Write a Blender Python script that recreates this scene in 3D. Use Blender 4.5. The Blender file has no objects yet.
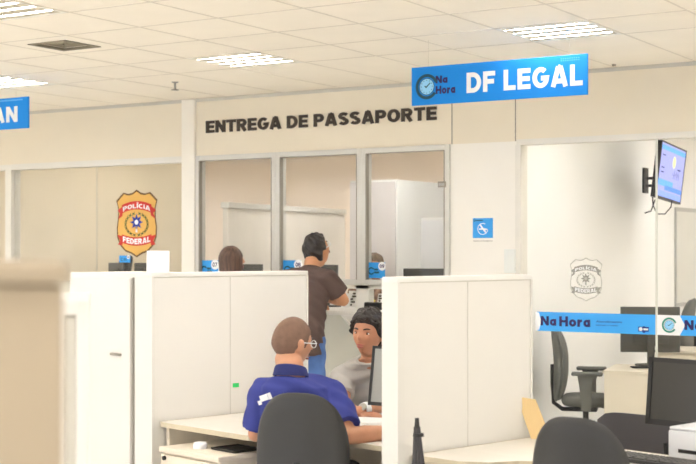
import bpy, bmesh, math, random
from mathutils import Vector, Matrix, Euler
R = math.radians
random.seed(7)
SC = bpy.context.scene
COL = SC.collection
FPX = 1349.0; TH = R(32); EYE = 1.6; HOR = 250.0; WY = 9.35; CEIL = 2.93

# ---------------------------------------------------------------- places
def cam2w(xc, z):                      # metres right of / ahead of the camera -> world x, y
    return (xc*math.cos(TH)-z*math.sin(TH), xc*math.sin(TH)+z*math.cos(TH))
def W(px, py, z):
    x, y = cam2w((px-348)/FPX*z, z)
    return Vector((x, y, EYE+(HOR-py)/FPX*z))
def wx(px, Y=WY):
    return Y*math.tan(math.atan((px-348)/FPX)-TH)
def wz(px, py, Y=WY):
    X = wx(px, Y); Z = -X*math.sin(TH)+Y*math.cos(TH)
    return EYE+(HOR-py)/FPX*Z
BO = cam2w(-.98, 6.745); BROT = R(-15)
def bt(v, u, z=0):                     # booth frame: v to the right, u along the screens
    c, s = math.cos(BROT), math.sin(BROT)
    return Vector((BO[0]+v*c-u*s, BO[1]+v*s+u*c, z))

# ---------------------------------------------------------------- materials
def lin(c):
    return tuple((v/255/12.92 if v/255 <= .04045 else ((v/255+.055)/1.055)**2.4) for v in c)
MATS = {}
def mat(name, c, rough=.55, metal=0, bump=0, bscale=60, var=.04, vscale=3, sss=0, spec=.5, stretch=None, coat=0):
    if name in MATS: return MATS[name]
    m = bpy.data.materials.new(name); m.use_nodes = True
    nt = m.node_tree; b = nt.nodes['Principled BSDF']
    l = lin(c)
    b.inputs['Roughness'].default_value = rough; b.inputs['Metallic'].default_value = metal
    b.inputs['Specular IOR Level'].default_value = spec
    b.inputs['Coat Weight'].default_value = coat
    if sss:
        b.inputs['Subsurface Weight'].default_value = sss
        b.inputs['Subsurface Radius'].default_value = (.012, .005, .003)
        b.inputs['Subsurface Scale'].default_value = 1
    tc = nt.nodes.new('ShaderNodeTexCoord'); mp = nt.nodes.new('ShaderNodeMapping')
    nt.links.new(tc.outputs['Object'], mp.inputs[0])
    if stretch: mp.inputs['Scale'].default_value = stretch
    n = nt.nodes.new('ShaderNodeTexNoise'); n.inputs['Scale'].default_value = vscale; n.inputs['Detail'].default_value = 4
    nt.links.new(mp.outputs[0], n.inputs['Vector'])
    r = nt.nodes.new('ShaderNodeValToRGB')
    r.color_ramp.elements[0].position = .3; r.color_ramp.elements[1].position = .7
    r.color_ramp.elements[0].color = tuple(v*(1-var) for v in l)+(1,)
    r.color_ramp.elements[1].color = tuple(min(1, v*(1+var)) for v in l)+(1,)
    nt.links.new(n.outputs['Fac'], r.inputs[0]); nt.links.new(r.outputs[0], b.inputs['Base Color'])
    if bump:
        n2 = nt.nodes.new('ShaderNodeTexNoise'); n2.inputs['Scale'].default_value = bscale; n2.inputs['Detail'].default_value = 3
        nt.links.new(mp.outputs[0], n2.inputs['Vector'])
        bp = nt.nodes.new('ShaderNodeBump'); bp.inputs['Strength'].default_value = bump; bp.inputs['Distance'].default_value = .01
        nt.links.new(n2.outputs['Fac'], bp.inputs['Height']); nt.links.new(bp.outputs[0], b.inputs['Normal'])
    MATS[name] = m; return m
def emit(name, c, s):
    if name in MATS: return MATS[name]
    m = bpy.data.materials.new(name); m.use_nodes = True; nt = m.node_tree
    nt.nodes.remove(nt.nodes['Principled BSDF'])
    e = nt.nodes.new('ShaderNodeEmission'); e.inputs[0].default_value = lin(c)+(1,); e.inputs[1].default_value = s
    nt.links.new(e.outputs[0], nt.nodes['Material Output'].inputs[0]); MATS[name] = m; return m
def glass_mat(name, tint=(.97, .98, .97), refl=1.0):
    m = bpy.data.materials.new(name); m.use_nodes = True; nt = m.node_tree
    nt.nodes.remove(nt.nodes['Principled BSDF'])
    t = nt.nodes.new('ShaderNodeBsdfTransparent'); t.inputs[0].default_value = tint+(1,)
    g = nt.nodes.new('ShaderNodeBsdfGlossy'); g.inputs['Roughness'].default_value = .02
    f = nt.nodes.new('ShaderNodeFresnel'); f.inputs[0].default_value = 1.45
    mu = nt.nodes.new('ShaderNodeMath'); mu.operation = 'MULTIPLY'; mu.inputs[1].default_value = refl
    x = nt.nodes.new('ShaderNodeMixShader')
    nt.links.new(f.outputs[0], mu.inputs[0]); nt.links.new(mu.outputs[0], x.inputs[0])
    nt.links.new(t.outputs[0], x.inputs[1]); nt.links.new(g.outputs[0], x.inputs[2])
    nt.links.new(x.outputs[0], nt.nodes['Material Output'].inputs[0]); MATS[name] = m; return m

M = dict(
 ceil=mat('ceiling_tile', (252, 243, 226), .9, bump=.15, bscale=150, var=.015),
 grid=mat('ceiling_grid', (232, 222, 205), .7, var=.02),
 header=mat('header_panel', (236, 226, 205), .75, var=.015),
 post=mat('pillar_panel', (242, 237, 225), .7, var=.015),
 wall=mat('wall_paint', (243, 239, 230), .8, var=.012),
 white=mat('white_wall_paint', (248, 247, 243), .8, var=.01),
 beige=mat('inner_beige', (226, 214, 190), .75, var=.03, vscale=1),
 peach=mat('inner_peach', (254, 240, 226), .8, var=.02, vscale=1),
 alu=mat('aluminium_frame', (212, 210, 203), .45, metal=.1, var=.02),
 alud=mat('dark_gasket', (148, 142, 130), .6, var=.02),
 lower=mat('lower_wall', (222, 219, 204), .8, var=.015),
 counter=mat('white_counter', (240, 237, 228), .45, var=.01),
 part=mat('partition_laminate', (230, 227, 220), .5, var=.01),
 partrim=mat('partition_trim', (236, 234, 228), .45, var=.01),
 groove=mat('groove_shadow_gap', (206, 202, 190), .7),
 cream=mat('cream_laminate', (230, 219, 200), .45, var=.05, vscale=2, stretch=(1, 12, 1)),
 creamedge=mat('cream_edge_band', (206, 194, 168), .5),
 black=mat('black_plastic', (38, 37, 36), .45, bump=.05, bscale=200),
 blackm=mat('black_matt', (26, 26, 26), .7),
 chair=mat('charcoal_shell', (46, 46, 46), .42, bump=.06, bscale=250, var=.03),
 fabric=mat('dark_seat_fabric', (44, 44, 43), .9, bump=.3, bscale=300),
 greyfab=mat('grey_seat_fabric', (112, 112, 106), .85, bump=.2, bscale=300),
 gloss=mat('glossy_dark_plastic', (78, 76, 80), .28, coat=.3),
 moni=mat('monitor_back', (84, 82, 76), .5),
 screen=mat('dark_screen', (58, 56, 52), .3, var=.01),
 grescreen=mat('lit_pale_screen', (165, 166, 160), .3, var=.01),
 chrome=mat('steel', (170, 168, 162), .3, metal=.8),
 floor=mat('floor_tile', (238, 236, 231), .35, var=.04),
 blue=mat('sign_blue', (0, 136, 228), .75, var=.02),
 blue2=mat('stripe_blue', (58, 168, 246), .45, var=.02),
 blued=mat('deep_blue', (30, 60, 165), .5),
 purple=mat('logo_purple', (44, 24, 92), .6, var=.01),
 teal=mat('logo_teal', (18, 74, 96), .6, var=.01),
 face=mat('clock_face_blue', (150, 214, 250), .6, var=.01),
 green=mat('logo_green', (48, 138, 122), .6, var=.01),
 wht=mat('white_ink', (244, 244, 246), .6, var=.005),
 txt=mat('dark_lettering', (58, 48, 38), .6, var=.02),
 gold=mat('badge_gold', (226, 178, 92), .5, var=.05),
 goldd=mat('badge_outline', (110, 82, 46), .6),
 red=mat('ribbon_red', (206, 52, 44), .5),
 leafg=mat('laurel_green', (86, 112, 62), .6),
 etch=mat('etched_grey', (192, 192, 184), .7, var=.02),
 etchd=mat('etched_dark_grey', (158, 158, 150), .7, var=.02),
 paper=mat('paper', (244, 243, 240), .7, var=.005),
 manila=mat('manila_card', (236, 206, 150), .7, var=.03),
 sgreen=mat('green_sticker', (50, 210, 110), .5),
 foreb=mat('foreground_beige', (168, 153, 130), .7, var=.05, vscale=1.5),
 skin_a=mat('skin_worker', (205, 150, 118), .5, sss=.12, var=.05, vscale=20),
 skin_b=mat('skin_client', (186, 130, 100), .5, sss=.12, var=.05, vscale=20),
 skin_c=mat('skin_standing', (206, 148, 108), .5, sss=.12, var=.05, vscale=20),
 hair=mat('dark_hair', (38, 30, 27), .45, bump=.6, bscale=90, stretch=(1, 1, .35), var=.4, vscale=60),
 hairl=mat('long_brown_hair', (92, 68, 56), .35, bump=.5, bscale=70, stretch=(1.5, 1.5, .06), var=.45, vscale=40),
 buzz=mat('shaved_hair', (120, 92, 76), .75, bump=.3, bscale=350, var=.14, vscale=30),
 polo=mat('blue_polo', (50, 60, 138), .8, bump=.35, bscale=14, var=.06, vscale=6),
 polod=mat('navy_collar', (36, 44, 104), .8, bump=.2, bscale=40),
 tee=mat('grey_tshirt', (192, 188, 182), .85, bump=.4, bscale=14, var=.05, vscale=8),
 brown=mat('brown_tshirt', (86, 68, 62), .85, bump=.4, bscale=12, var=.06, vscale=6),
 jeans=mat('blue_jeans', (78, 112, 170), .8, bump=.3, bscale=25, var=.18, vscale=9),
 dark=mat('dark_trousers', (42, 44, 56), .85, bump=.2, bscale=25),
 shoe=mat('dark_shoe', (40, 34, 30), .5),
 lips=mat('lips', (166, 88, 78), .45), eyew=mat('eye_white', (236, 232, 226), .25), iris=mat('iris_brown', (50, 32, 22), .2),
 glas=mat('clear_spectacle_frame', (232, 236, 236), .25),
 multi=mat('patterned_blouse', (150, 120, 100), .8, var=.6, vscale=30),
 yellow=mat('yellow_card', (236, 214, 60), .6),
)
M['glass'] = glass_mat('window_glass', (.975, .975, .965), .22)
M['bigglass'] = glass_mat('clear_glass_wall', (.985, .988, .98), .15)
M['tube'] = emit('lamp_tube', (251, 250, 251), 54)

# ---------------------------------------------------------------- mesh helpers
class B:
    def __init__(s): s.bm = bmesh.new()
    def add(s, verts, faces, mx=None):
        vs = [s.bm.verts.new((mx @ Vector(v)) if mx else v) for v in verts]
        for f in faces:
            try: s.bm.faces.new([vs[i] for i in f])
            except ValueError: pass
        return vs
    def box(s, c, d, bev=0, rot=None, seg=2):
        mx = Matrix.Translation(c)
        if rot is not None: mx = mx @ (rot if isinstance(rot, Matrix) else Euler(rot).to_matrix().to_4x4())
        x, y, z = d[0]/2, d[1]/2, d[2]/2
        vs = s.add([(-x,-y,-z),(x,-y,-z),(x,y,-z),(-x,y,-z),(-x,-y,z),(x,-y,z),(x,y,z),(-x,y,z)],
                   [(0,3,2,1),(4,5,6,7),(0,1,5,4),(1,2,6,5),(2,3,7,6),(3,0,4,7)], mx)
        if bev:
            es = list({e for v in vs for e in v.link_edges})
            bmesh.ops.bevel(s.bm, geom=es, offset=bev, segments=seg, affect='EDGES', profile=.5)
        return s
    def bb(s, x0, x1, y0, y1, z0, z1, bev=0):
        return s.box(((x0+x1)/2, (y0+y1)/2, (z0+z1)/2), (abs(x1-x0), abs(y1-y0), abs(z1-z0)), bev)
    def cyl(s, p0, p1, r0, r1=None, n=20, caps=True):
        r1 = r0 if r1 is None else r1
        p0 = Vector(p0); p1 = Vector(p1); q = (p1-p0).to_track_quat('Z', 'Y').to_matrix()
        ring = []
        for p, r in ((p0, r0), (p1, r1)):
            for i in range(n):
                a = 2*math.pi*i/n; ring.append(p+q@Vector((r*math.cos(a), r*math.sin(a), 0)))
        fs = [(i, (i+1) % n, n+(i+1) % n, n+i) for i in range(n)]
        if caps: fs += [tuple(range(n-1, -1, -1)), tuple(range(n, 2*n))]
        s.add(ring, fs); return s
    def sph(s, c, r, n=16, rot=None):
        if not isinstance(r, (tuple, list, Vector)): r = (r, r, r)
        vs = []; fs = []; m = n//2
        vs.append(Vector((0, 0, r[2])))
        for j in range(1, m):
            t = math.pi*j/m
            for i in range(n):
                a = 2*math.pi*i/n; vs.append(Vector((r[0]*math.sin(t)*math.cos(a), r[1]*math.sin(t)*math.sin(a), r[2]*math.cos(t))))
        vs.append(Vector((0, 0, -r[2]))); L = len(vs)-1
        for i in range(n):
            fs.append((0, 1+i, 1+(i+1) % n)); k = 1+(m-2)*n; fs.append((L, k+(i+1) % n, k+i))
        for j in range(m-2):
            for i in range(n):
                a = 1+j*n+i; b_ = 1+j*n+(i+1) % n; fs.append((a, a+n, b_+n, b_))
        mx = Matrix.Translation(c)
        if rot is not None: mx = mx @ (rot if isinstance(rot, Matrix) else Euler(rot).to_matrix().to_4x4())
        s.add(vs, fs, mx); return s
    def limb(s, pts, n=14):                       # [(p, r), ...] tapered chain
        for p, r in pts: s.sph(p, r, n)
        for (p, r), (q, t) in zip(pts, pts[1:]): s.cyl(p, q, r, t, n)
        return s
    def tube(s, pts, r, n=8):
        pts = [Vector(p) for p in pts]
        rings = []; up = Vector((0, 0, 1))
        for i, p in enumerate(pts):
            d = (pts[min(i+1, len(pts)-1)]-pts[max(i-1, 0)]).normalized()
            a = d.cross(up)
            if a.length < .05: a = d.cross(Vector((1, 0, 0)))
            a.normalize(); b_ = d.cross(a).normalized()
            rr = r[i] if isinstance(r, (list, tuple)) else r
            rings.append([p+a*rr*math.cos(2*math.pi*k/n)+b_*rr*math.sin(2*math.pi*k/n) for k in range(n)])
        return s.loft(rings)
    def loft(s, rings, caps=True):
        n = len(rings[0]); vs = [v for r in rings for v in r]; fs = []
        for j in range(len(rings)-1):
            for i in range(n):
                fs.append((j*n+i, j*n+(i+1) % n, (j+1)*n+(i+1) % n, (j+1)*n+i))
        if caps: fs += [tuple(range(n-1, -1, -1)), tuple(range((len(rings)-1)*n, len(rings)*n))]
        s.add(vs, fs); return s
    def prism(s, poly, z0, z1, mx=None):
        n = len(poly)
        vs = [(x, y, z0) for x, y in poly]+[(x, y, z1) for x, y in poly]
        fs = [tuple(range(n-1, -1, -1)), tuple(range(n, 2*n))]+[(i, (i+1) % n, n+(i+1) % n, n+i) for i in range(n)]
        s.add(vs, fs, mx); return s
    def text(s, txt, w, h, mx, bold=.0, ext=.001, warp=None, only=None):
        vs, fs = text_geo(txt, bold)
        xs = [v[0] for v in vs]; ys = [v[1] for v in vs]
        x0, x1, y0, y1 = min(xs), max(xs), min(ys), max(ys)
        out = []; zm = max(v[2] for v in vs)
        vs = [(v[0], v[1], max(0, v[2])) for v in vs]
        for v in vs:
            x = ((v[0]-x0)/(x1-x0)-.5)*w; y = ((v[1]-y0)/(y1-y0)-.5)*h
            if warp: x, y = warp(x, y)
            out.append((x, y, ext*v[2]/zm))
        if only is not None: fs = stroke_geo(txt, .115, only)[1]
        s.add(out, fs, mx)
        if only is not None: bmesh.ops.delete(s.bm, geom=[v for v in s.bm.verts if not v.link_faces], context='VERTS')
        return s
def arc(cx, cy, rx, ry, a0, a1, n=10): return [(cx+rx*math.cos(R(a0+(a1-a0)*i/n)), cy+ry*math.sin(R(a0+(a1-a0)*i/n))) for i in range(n+1)]
# block letters: width and centre lines, stroke .23 of the cap height
Q = .115
GL = {
 'E': (.66, [[(Q, 0), (Q, 1)], [(Q, 1-Q), (.66, 1-Q)], [(Q, .5), (.62, .5)], [(Q, Q), (.66, Q)]]),
 'F': (.64, [[(Q, 0), (Q, 1)], [(Q, 1-Q), (.64, 1-Q)], [(Q, .5), (.58, .5)]]),
 'L': (.62, [[(Q, 0), (Q, 1)], [(Q, Q), (.62, Q)]]),
 'I': (.23, [[(Q, 0), (Q, 1)]]),
 '\u00cd': (.23, [[(Q, 0), (Q, 1)], [(Q-.02, 1.08), (Q+.14, 1.28)]]),
 'N': (.78, [[(Q, 0), (Q, 1)], [(.78-Q, 0), (.78-Q, 1)], [(Q+.01, 1-.04), (.78-Q-.01, .04)]]),
 'T': (.72, [[(.36, 0), (.36, 1)], [(0, 1-Q), (.72, 1-Q)]]),
 'H': (.78, [[(Q, 0), (Q, 1)], [(.78-Q, 0), (.78-Q, 1)], [(Q, .5), (.78-Q, .5)]]),
 'P': (.72, [[(Q, 0), (Q, 1)], [(Q, 1-Q), (.40, 1-Q)]+arc(.40, .67, .72-.40-Q, .33-Q, 90, -90)+[(.40, .455), (Q, .455)]]),
 'R': (.76, [[(Q, 0), (Q, 1)], [(Q, 1-Q), (.42, 1-Q)]+arc(.42, .69, .73-.42-Q, .31-Q, 90, -90)+[(.42, .495), (Q, .495)], [(.36, .5), (.65, 0)]]),
 'D': (.78, [[(Q, 0), (Q, 1)], [(Q, 1-Q), (.34, 1-Q)]+arc(.34, .5, .78-.34-Q, .5-Q, 90, -90, 14)+[(Q, Q)]]),
 'O': (.84, [arc(.42, .5, .42-Q, .5-Q, 0, 360, 28)]),
 'C': (.78, [arc(.41, .5, .41-Q, .5-Q, 48, 312, 22)]),
 'G': (.82, [arc(.42, .5, .42-Q, .5-Q, 48, 335, 24)+[(.72, .47), (.43, .47)]]),
 'S': (.72, [arc(.36, .715, .36-Q, .285-Q, 25, 270, 14)+arc(.36, .285, .36-Q, .285-Q, 90, -155, 14)[1:]]),
 'A': (.86, [[(.115, 0), (.385, .97)], [(.745, 0), (.475, .97)], [(.2, .27), (.66, .27)], [(.38, .93), (.48, .93)]]),
 'a': (.60, [arc(.30, .36, .30-Q, .36-Q, 0, 360, 20), [(.60-Q, 0), (.60-Q, .72)]]),
 'o': (.64, [arc(.32, .36, .32-Q, .36-Q, 0, 360, 20)]),
 'r': (.44, [[(Q, 0), (Q, .72)], [(Q, .45)]+arc(.40, .36, .26, .24, 160, 85, 6)]),
 ' ': (.34, []),
}
def stroke_geo(txt, wgt=.115, only=None):
    vs = []; fs = []; x = 0; kz = 0
    for ci, ch in enumerate(txt):
        w_, lines = GL[ch]
        for ln in lines:
            n = len(ln)
            closed = n > 8 and math.dist(ln[0], ln[-1]) < 1e-4
            L_ = []
            for i, p in enumerate(ln):
                a = ln[i-1] if i else (ln[-2] if closed else p); c = ln[i+1] if i < n-1 else (ln[1] if closed else p)
                d1 = Vector((p[0]-a[0], p[1]-a[1])); d2 = Vector((c[0]-p[0], c[1]-p[1]))
                if d1.length < 1e-6: d1 = d2
                if d2.length < 1e-6: d2 = d1
                d1.normalize(); d2.normalize(); t = (d1+d2)
                t = t.normalized() if t.length > .1 else d1
                nn = Vector((-t.y, t.x)); k = wgt/max(.5, nn.dot(Vector((-d1.y, d1.x))))
                L_.append((p[0]+nn.x*k, p[1]+nn.y*k, p[0]-nn.x*k, p[1]-nn.y*k))
            for (ax, ay, bx, by), (cx, cy, dx, dy) in zip(L_, L_[1:]):
                o = len(vs)
                kz = kz+1
                for z in (0, .01-.0004*(kz % 8)): vs.extend([(x+ax, ay, z), (x+bx, by, z), (x+dx, dy, z), (x+cx, cy, z)])
                if only is None or only == ci: fs += [(o, o+1, o+2, o+3), (o+7, o+6, o+5, o+4), (o, o+4, o+5, o+1), (o+1, o+5, o+6, o+2), (o+2, o+6, o+7, o+3), (o+3, o+7, o+4, o)]
        x += w_+(.10 if ch != ' ' else 0)
    return vs, fs
TG = {}
def text_geo(txt, bold):
    if bold > .025 and all(c in GL for c in txt): return stroke_geo(txt)
    if (txt, bold) in TG: return TG[(txt, bold)]
    cu = bpy.data.curves.new('t', 'FONT'); cu.body = txt; cu.size = 1; cu.offset = bold; cu.extrude = .01; cu.resolution_u = 3
    o = bpy.data.objects.new('t', cu); COL.objects.link(o)
    me = bpy.data.meshes.new_from_object(o.evaluated_get(bpy.context.evaluated_depsgraph_get()))
    r = ([tuple(v.co) for v in me.vertices], [tuple(p.vertices) for p in me.polygons])
    bpy.data.objects.remove(o); bpy.data.curves.remove(cu); bpy.data.meshes.remove(me)
    TG[(txt, bold)] = r; return r
def to_mesh(b, name):
    me = bpy.data.meshes.new(name)
    bmesh.ops.recalc_face_normals(b.bm, faces=b.bm.faces[:]); b.bm.to_mesh(me); b.bm.free(); return me
def obj(name, b, m, parent=None, smooth=None, label=None):
    me = b if isinstance(b, bpy.types.Mesh) else to_mesh(b, name)
    o = bpy.data.objects.new(name, me); COL.objects.link(o)
    if me.materials: me.materials.clear()
    me.materials.append(m)
    if smooth:
        me.polygons.foreach_set('use_smooth', [True]*len(me.polygons))
        if smooth < 180: me.set_sharp_from_angle(angle=R(smooth))
    if parent: o.parent = parent
    if label: o['label'] = label
    return o
def union(b, vox=.006, it=3, fac=.5, post=None):   # one continuous surface
    me = to_mesh(b, 'u'); o = bpy.data.objects.new('u', me); COL.objects.link(o)
    md = o.modifiers.new('r', 'REMESH'); md.mode = 'VOXEL'; md.voxel_size = vox; md.adaptivity = 0
    if it:
        ms = o.modifiers.new('s', 'SMOOTH'); ms.iterations = it; ms.factor = fac
    out = bpy.data.meshes.new_from_object(o.evaluated_get(bpy.context.evaluated_depsgraph_get()))
    bpy.data.objects.remove(o); bpy.data.meshes.remove(me)
    return out
def thing(name, label, cat, loc=(0, 0, 0), rz=0, group=None):
    o = bpy.data.objects.new(name, None); COL.objects.link(o); o.empty_display_size = .1
    o.location = loc; o.rotation_euler = (0, 0, rz)
    return tag(o, label, cat, group)
def tag(o, label, cat, group=None):
    o['label'] = label; o['category'] = cat
    if group: o['group'] = group
    return o
def struct(name, b, m, smooth=None):
    o = obj(name, b, m, None, smooth); o['kind'] = 'structure'; return o
def dup(root, loc=None, rz=None, label=None, cat=None, group=None):
    def cp(o, par):
        c = o.copy(); COL.objects.link(c); c.parent = par
        for ch in list(o.children): cp(ch, c)
        return c
    r = cp(root, None)
    if loc is not None: r.location = loc
    if rz is not None: r.rotation_euler = (0, 0, rz)
    if label: r['label'] = label
    if cat: r['category'] = cat
    if group: r['group'] = group
    return r
FRONT = Matrix.Rotation(R(90), 4, 'X')       # flat art facing -Y
def at(x, y, z): return Matrix.Translation((x, y, z)) @ FRONT
def circ(cx, cy, r, n=32, a0=0, a1=360, ry=None):
    ry = ry or r; return [(cx+r*math.cos(R(a0+(a1-a0)*i/n)), cy+ry*math.sin(R(a0+(a1-a0)*i/n))) for i in range(n)]
def ringpoly(b, cx, cy, r0, r1, z0, z1, mx, a0=0, a1=360, n=36, sx=1):
    for i in range(n):
        a = R(a0+(a1-a0)*i/n); c = R(a0+(a1-a0)*(i+1)/n)
        b.prism([(cx+sx*r0*math.cos(a), cy+r0*math.sin(a)), (cx+sx*r1*math.cos(a), cy+r1*math.sin(a)), (cx+sx*r1*math.cos(c), cy+r1*math.sin(c)), (cx+sx*r0*math.cos(c), cy+r0*math.sin(c))], z0, z1, mx)

# ================================================================= SETTING
b = B().bb(-14, 5, -4, 16.1, -.1, 0); struct('floor', b, M['floor'])
GX0, GY0, G = -3.55, 7.34, .59
cells_l = [(GX0+4*i*G, GY0+4*j*G) for i in range(-4, 4) for j in range(-4, 4)]
vent = (GX0-5*G, GY0-2*G)
def in_hole(x, y):
    return any(abs(x-a-G/2) < .1 and abs(y-c-G/2) < .1 for a, c in cells_l+[vent])
b = B(); g = B()
i0, i1 = -18, 15; j0, j1 = -20, 15
# coved cells with square holes for the lights
xs = [GX0+i*G for i in range(i0, i1)]; ys = [GY0+j*G for j in range(j0, j1)]
rows = {}
for y in ys:
    start = xs[0]
    for x in xs:
        if in_hole(x+G/2, y+G/2):
            if x > start: b.bb(start, x, y, y+G, CEIL, CEIL+.02)
            start = x+G
    b.bb(start, xs[-1]+G, y, y+G, CEIL, CEIL+.02)
struct('ceiling', b, M['ceil'])
for x in xs: g.bb(x-.006, x+.006, ys[0], ys[-1]+G, CEIL-.002, CEIL+.001)
for y in [q for q in ys if not 8.1 < q < 9.35]: g.bb(xs[0], xs[-1]+G, y-.006, y+.006, CEIL-.0025, CEIL+.001)
struct('trim_1', g, M['grid'])
b = B().bb(-15, 6, -5, 17, CEIL+.3, CEIL+.35); struct('ceiling_slab', b, M['ceil'])['kind'] = 'structure'

# back wall with its openings
XL, XP0, XP1, X1, X2, X3, XR, XG = wx(12), wx(183.5), wx(196.5), wx(277), wx(362.5), wx(450.5), wx(517), 2.5
b = B()
HB = 2.425
b.bb(-14, XP0, WY, WY+.1, HB, CEIL-.012); b.bb(XP1, XR, WY, WY+.1, HB, CEIL-.012); b.bb(XR, 4.95, WY, WY+.1, HB+.01, CEIL-.012)
struct('wall_header', b, M['header'])
b = B().bb(XP0, XP1, WY-.03, WY+.12, 0, CEIL-.005, .004); struct('wall_pillar', b, M['post'])
b = B().bb(X3, XR, WY, WY+.1, 0, HB); struct('wall_back', b, M['wall'])
b = B(); b.bb(XP1, X3, WY+.01, WY+.09, 0, 1.08); b.bb(-14, XP0, WY+.01, WY+.09, 0, 1.3); struct('wall_lower', b, M['lower'])
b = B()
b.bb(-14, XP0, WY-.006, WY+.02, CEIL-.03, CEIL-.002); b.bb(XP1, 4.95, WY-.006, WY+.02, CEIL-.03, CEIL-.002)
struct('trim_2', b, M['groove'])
b = B()
for x in (wx(452), wx(515.5), wx(273.5-1)):
    pass
for x in (wx(452), wx(515.5)): b.bb(x-.004, x+.004, WY-.002, WY+.01, HB, CEIL-.03)
struct('trim_3', b, M['alud'])
b = B(); b.bb(XR, 4.95, WY-.012, WY+.11, HB-.03, HB+.012); b.bb(XL, XP0, WY-.012, WY+.11, HB-.05, HB+.004)
b.bb(XR-.01, XR+.035, WY-.012, WY+.11, 0, HB-.03); b.bb(XL-.08, XL, WY-.012, WY+.11, 0, HB); b.bb(-14, XL-.08, WY-.012, WY+.11, HB-.05, HB)
struct('trim_4', b, mat('pale_frame', (232, 228, 218), .5))
# side and rear of the hall, rooms behind the windows
b = B().bb(-4.5, -4.4, WY+.1, 16, 0, CEIL); struct('wall_side_room', b, M['white'])
b = B().bb(-14, 5, 16, 16.1, 0, CEIL); struct('wall_far', b, M['peach'])
b = B().bb(-14.1, -14, -4, 16.1, 0, CEIL); struct('wall_left', b, M['wall'])
b = B().bb(5, 5.1, -4, 16.1, 0, CEIL); struct('wall_right', b, M['wall'])
XI = wx(190, 11.0)
b = B().bb(-13.9, XI, 11.0, 11.08, 0, CEIL); struct('wall_inner_left', b, M['beige'])
b = B().bb(wx(97, 11.0)-.004, wx(97, 11.0)+.004, 10.996, 11.01, 0, CEIL-.01); b.bb(wx(60, 11)-3, wx(60, 11)-2.99, 10.996, 11.01, 0, 2); struct('trim_5', b, M['groove'])

# ---------------------------------------------------------------- glazing of the passport counter
def window(n, xa, xb, z0, z1, fw=.045):
    b = B(); y0, y1 = WY-.02, WY+.07
    b.bb(xa, xa+fw, y0, y1, z0, z1, .003); b.bb(xb-fw, xb, y0, y1, z0, z1, .003)
    b.bb(xa+fw, xb-fw, y0, y1, z1-fw, z1, .003); b.bb(xa+fw, xb-fw, y0, y1, z0, z0+fw, .003)
    w = struct('window_%d' % n, b, M['alu'], 30)
    g = B().bb(xa+fw-.004, xb-fw+.004, WY+.02, WY+.028, z0+fw-.004, z1-fw+.004)
    obj('pane', g, M['glass'], w)
    k = B()
    for x in (xa+fw, xb-fw): k.bb(x-.005, x+.005, y0-.001, WY+.019, z0+fw, z1-fw)
    k.bb(xa+fw, xb-fw, y0-.001, WY+.019, z1-fw-.004, z1-fw+.002)
    obj('gasket', k, M['alud'], w)
    return w
ZW0 = 1.315
window(1, XP1, X1, ZW0, HB); window(2, X1, X2, ZW0, HB); window(3, X2, X3, ZW0, HB)
g = B().bb(XL, XP0, WY+.03, WY+.038, 1.3, HB-.05)
w4 = struct('window_4', g, M['glass'])
xj = wx(655)
g = B().bb(XR+.035, xj-.003, WY+.03, WY+.04, .01, HB-.03)
w5 = struct('window_5', g, M['bigglass'])
g = B().bb(xj+.003, xj+3.2, WY+.03, WY+.04, .01, HB-.03)
w6 = struct('window_6', g, M['bigglass'])
b = B().bb(xj-.006, xj+.006, WY+.026, WY+.044, .01, HB-.03); struct('trim_6', b, mat('glass_edge', (214, 216, 208), .3))
# small clips holding the third window
for px, py in ((443.5, 184.5),):
    c = thing('glass_clip', 'small dark metal clip near the top right of the passport window', 'bracket', (wx(px), WY-.02, wz(px, py)))
    obj('clip_plate', B().box((-.0, -.006, 0), (.07, .012, .045), .003), M['alud'], c)
    obj('clip_jaw', B().box((-.0, -.014, 0), (.05, .008, .022), .003), M['chrome'], c)

# low openings and counter
b = B()
for xa, xb in ((XP1, XP1+.12), (X1-.09, X1+.05), (X2-.06, X2+.06), (X3-.12, X3)): b.bb(xa, xb, WY, WY+.08, 1.12, ZW0)
b.bb(XP1, X3, WY, WY+.08, ZW0-.03, ZW0)
struct('wall_hatch_posts', b, M['counter'])
b = B().bb(XP1+.005, X3-.005, 8.98, WY+.42, 1.085, 1.12, .006)
cn = thing('service_counter', 'long white counter shelf running below the passport windows', 'counter')
obj('counter_top', b, M['counter'], cn, 40)
for x in (XP1+.35, X1, X2, X3-.3):
    obj('bracket', B().prism([(9.03, 1.085), (WY+.01, 1.085), (WY+.01, .86)], x-.012, x+.012, Matrix(((0, 0, 1, 0), (1, 0, 0, 0), (0, 1, 0, 0), (0, 0, 0, 1)))), M['counter'], cn)

# ---------------------------------------------------------------- ceiling things
def troffer(x, y):
    t = thing('ceiling_light', 'square louvred fluorescent ceiling light', 'ceiling light', (x+G/2, y+G/2, CEIL), 0, 'square ceiling lights')
    b = B(); h = G/2-.004
    for s in (-1, 1):
        b.bb(s*h, s*(h-.02), -h, h, -.004, .09); b.bb(-h, h, s*h, s*(h-.02), -.004, .09)
    b.bb(-h, h, -h, h, .085, .095)
    obj('frame', b, M['post'], t)
    b = B()
    for k in (-1, 0, 1): b.bb(-h+.02, h-.02, k*.13-.048, k*.13+.048, -.001, .012)
    for k in (-1, 1): b.bb(-h+.02, h-.02, k*.212, k*(h-.018), -.001, .012)
    obj('louvre', b, mat('louvre_slat', (206, 196, 176), .6), t)
    for k in range(4):
        yy = -.195+k*.13
        obj('lamp_tube', B().bb(-.235, .25, yy-.016, yy+.016, .003, .02, .006), M['tube'], t)
    return t
t0 = troffer(*cells_l[0])
lights = [t0]+[dup(t0, (a+G/2, c+G/2, CEIL)) for a, c in cells_l[1:]]
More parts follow.
